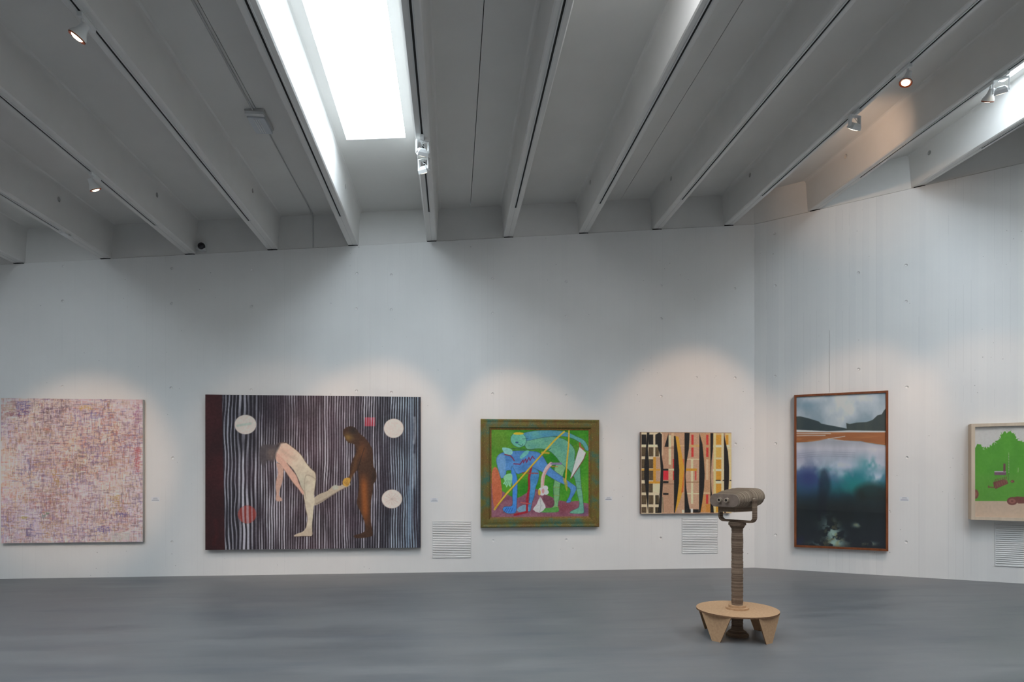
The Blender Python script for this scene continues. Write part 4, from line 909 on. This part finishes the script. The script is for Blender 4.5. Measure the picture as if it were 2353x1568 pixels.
# ------------------------------------------------------------------ cardboard viewing binoculars on a round step
def cam_to_world(xc, zc_): return (xc*CA + zc_*SA, -xc*SA + zc_*CA)
bx, by = cam_to_world(2.215, 6.15)
vroot = empty('cardboard_binoculars', (bx, by, 0), -YAW)      # local +X = camera right, local +Y = away from the viewer
tag(vroot, 'cardboard coin-viewer binoculars on a layered column through a round step', 'sculpture')
r = random.Random(4)
def stacked(z0, z1, rad, jit, step=0.0085):
    prof = []; z = z0
    while z < z1 - 1e-4:
        rr = rad + r.uniform(-jit, jit); zt = min(z + step*r.choice((1, 1, 2, 3)), z1); prof += [(rr, z), (rr, zt)]; z = zt
    return prof
MB().lathe([(0.108, 0.0), (0.108, 0.022), (0.09, 0.022), (0.085, 0.045), (0.066, 0.046), (0.062, 0.062)], 40).build('column_foot', M_card, vroot)
MB().lathe(stacked(0.06, 1.082, 0.0545, 0.0022), 40).build('column', M_card, vroot)
MB().lathe([(0.110, 0.2655), (0.110, 0.283), (0.082, 0.283), (0.082, 0.305), (0.054, 0.305)], 44).build('column_collar', M_mdf, vroot)
MB().lathe([(0.0575, 1.055), (0.0575, 1.062), (0.064, 1.062), (0.064, 1.074), (0.071, 1.074), (0.071, 1.088), (0.083, 1.088), (0.083, 1.112), (0.076, 1.112), (0.074, 1.118), (0.05, 1.118)], 40).build('capital', M_card, vroot)
top = MB().lathe([(0.388, 0.251), (0.388, 0.2652)], 72); tp = top.build('step_top', M_mdf, vroot)
tp.data.materials.append(M_mdfedge)
for p in tp.data.polygons:
    if abs(p.normal.z) < 0.5: p.material_index = 1
for ang in (35, 124, 218, 303):
    Mx = Matrix.Rotation(R(ang - 90), 4, 'Z') @ Matrix.Translation((0, 0.345, 0))
    lg = MB(); lg.prism([(-0.045, 0.0), (0.045, 0.0), (0.158, 0.2505), (-0.158, 0.2505)], lambda p, t: Mx @ Vector((p[0], t, p[1])), 0.0, 0.012)
    o = lg.build('step_leg', M_mdf, vroot); o.data.materials.append(M_mdfedge)
    nrm = (Mx.to_3x3() @ Vector((0, 1, 0)))
    for p in o.data.polygons:
        if abs(p.normal.dot(nrm)) < 0.8: p.material_index = 1
# head: local frame with +Y along the barrel (away from the eyepieces)
HEAD = Matrix.Translation((0, 0, 1.335)) @ Matrix.Rotation(R(-55), 4, 'Z')
hroot = vroot
def stad(a, b, n=44, p=0, lo=-10, shift=0.0):
    """stadium outline: straight top and bottom, half-round ends"""
    out = []; h = n//2
    for k in range(h):
        th = -math.pi/2 + math.pi*k/(h-1); out.append((a - b + b*math.cos(th), shift + max(lo, b*math.sin(th))))
    for k in range(h):
        th = math.pi/2 + math.pi*k/(h-1); out.append((-(a - b) + b*math.cos(th), shift + max(lo, b*math.sin(th))))
    return out
def hp(x, y, z): return (x, y, z)
Lh = 0.40
def ab(t):
    a = 0.160 + 0.022*math.sin(min(t*1.5, 1)*math.pi/2); b = 0.058 + 0.030*math.sin(min(t*1.25, 1)*math.pi/2)
    if t > 0.86: k = (t - 0.86)/0.14; q = math.sqrt(max(1 - (k*0.80)**2, 0)); a *= 0.80 + 0.20*q; b *= 0.55 + 0.45*q
    return a, b, 0.030*t
N = 22
up = []; lo_ = []
for k in range(N):
    t0, t1 = k/N, (k+1)/N; tm = (t0 + t1)/2; a, b, sh = ab(tm)
    bump = 1.0 + (0.035 if k in (6, 7, 11, 15) else 0) + r.uniform(-0.012, 0.012)
    for t in (t0, t1):
        y = -Lh/2 + Lh*t
        up.append([(x, y, z) for x, z in stad(a*bump, b*bump, 44, 2.8, -0.020, sh)])
        lo_.append([(x, y, z) for x, z in stad(a*0.955, b*0.96, 44, 2.6, -10, sh - 0.004)])
o = MB().rings(up).build('upper_shell', M_cardbody, vroot); o.matrix_local = HEAD
o = MB().rings(lo_).build('lower_shell', M_cardbody, vroot); o.matrix_local = HEAD
fp = [[(x, y, z) for x, z in stad(0.163, 0.0605, 44, 2.6)] for y in (-Lh/2 - 0.010, -Lh/2)]
o = MB().rings(fp).build('face_plate', M_cardface, vroot); o.matrix_local = HEAD
fp = [[(x, y, z) for x, z in stad(0.1665, 0.0635, 44, 2.6)] for y in (-Lh/2 - 0.004, -Lh/2 + 0.004)]
o = MB().rings(fp).build('plate_edge', M_cardedge, vroot); o.matrix_local = HEAD
for ex in (-0.040, 0.040):
    E = HEAD @ Matrix.Translation((ex, -Lh/2 - 0.009, 0.003)) @ Matrix.Rotation(R(90), 4, 'X')
    ring = [[Vector((q*math.cos(2*math.pi*k/20), q*math.sin(2*math.pi*k/20), z)) for k in range(20)] for q, z in ((0.025, 0.0), (0.022, 0.026), (0.0125, 0.026), (0.0125, 0.0))]
    o = MB().rings(ring, False, True).build('eyepiece', M_cardedge, vroot, 40); o.matrix_local = E
    q = MB().lathe([(0.0125, 0.001), (0.0125, 0.016)], 16).build('eyepiece_hole', M_dark, o)
o = MB().prism([(-0.088, -0.112), (0.088, -0.112), (0.108, -0.045), (-0.108, -0.045)], lambda p, t: (p[0], t, p[1]), -0.165, 0.12).build('lower_box', M_card, vroot); o.matrix_local = HEAD
# yoke: a strap bent into a U around the body
yk = []; RB = 0.055; WY = 0.203; ZB_ = 1.118 - 1.335; ZT = 0.012
path = [(-WY, ZT)] + [(-WY + RB - RB*math.cos(a), ZB_ + RB - RB*math.sin(a)) for a in np.linspace(0, math.pi/2, 8)] + [(WY - RB + RB*math.sin(a), ZB_ + RB - RB*math.cos(a)) for a in np.linspace(0, math.pi/2, 8)] + [(WY, ZT)]
rings_ = []
for i, (px, pz) in enumerate(path):
    a_ = Vector(path[max(i-1, 0)]); b_ = Vector(path[min(i+1, len(path)-1)]); d = (b_ - a_).normalized(); n_ = Vector((-d.y, d.x))   # inward
    hw = 0.026
    rings_.append([(px, -hw, pz), (px, hw, pz), (px + n_.x*0.020, hw, pz + n_.y*0.020), (px + n_.x*0.020, -hw, pz + n_.y*0.020)])
o = MB().rings(rings_).build('yoke', M_card, vroot); o.matrix_local = HEAD
for s in (-1, 1):
    o = MB().lathe([(0.022, 0.0), (0.022, 0.03)], 18, Matrix.Translation((s*0.172, 0, 0.0)) @ Matrix.Rotation(R(90*s), 4, 'Y')).build('pivot_disc', M_cardedge, vroot); o.matrix_local = HEAD
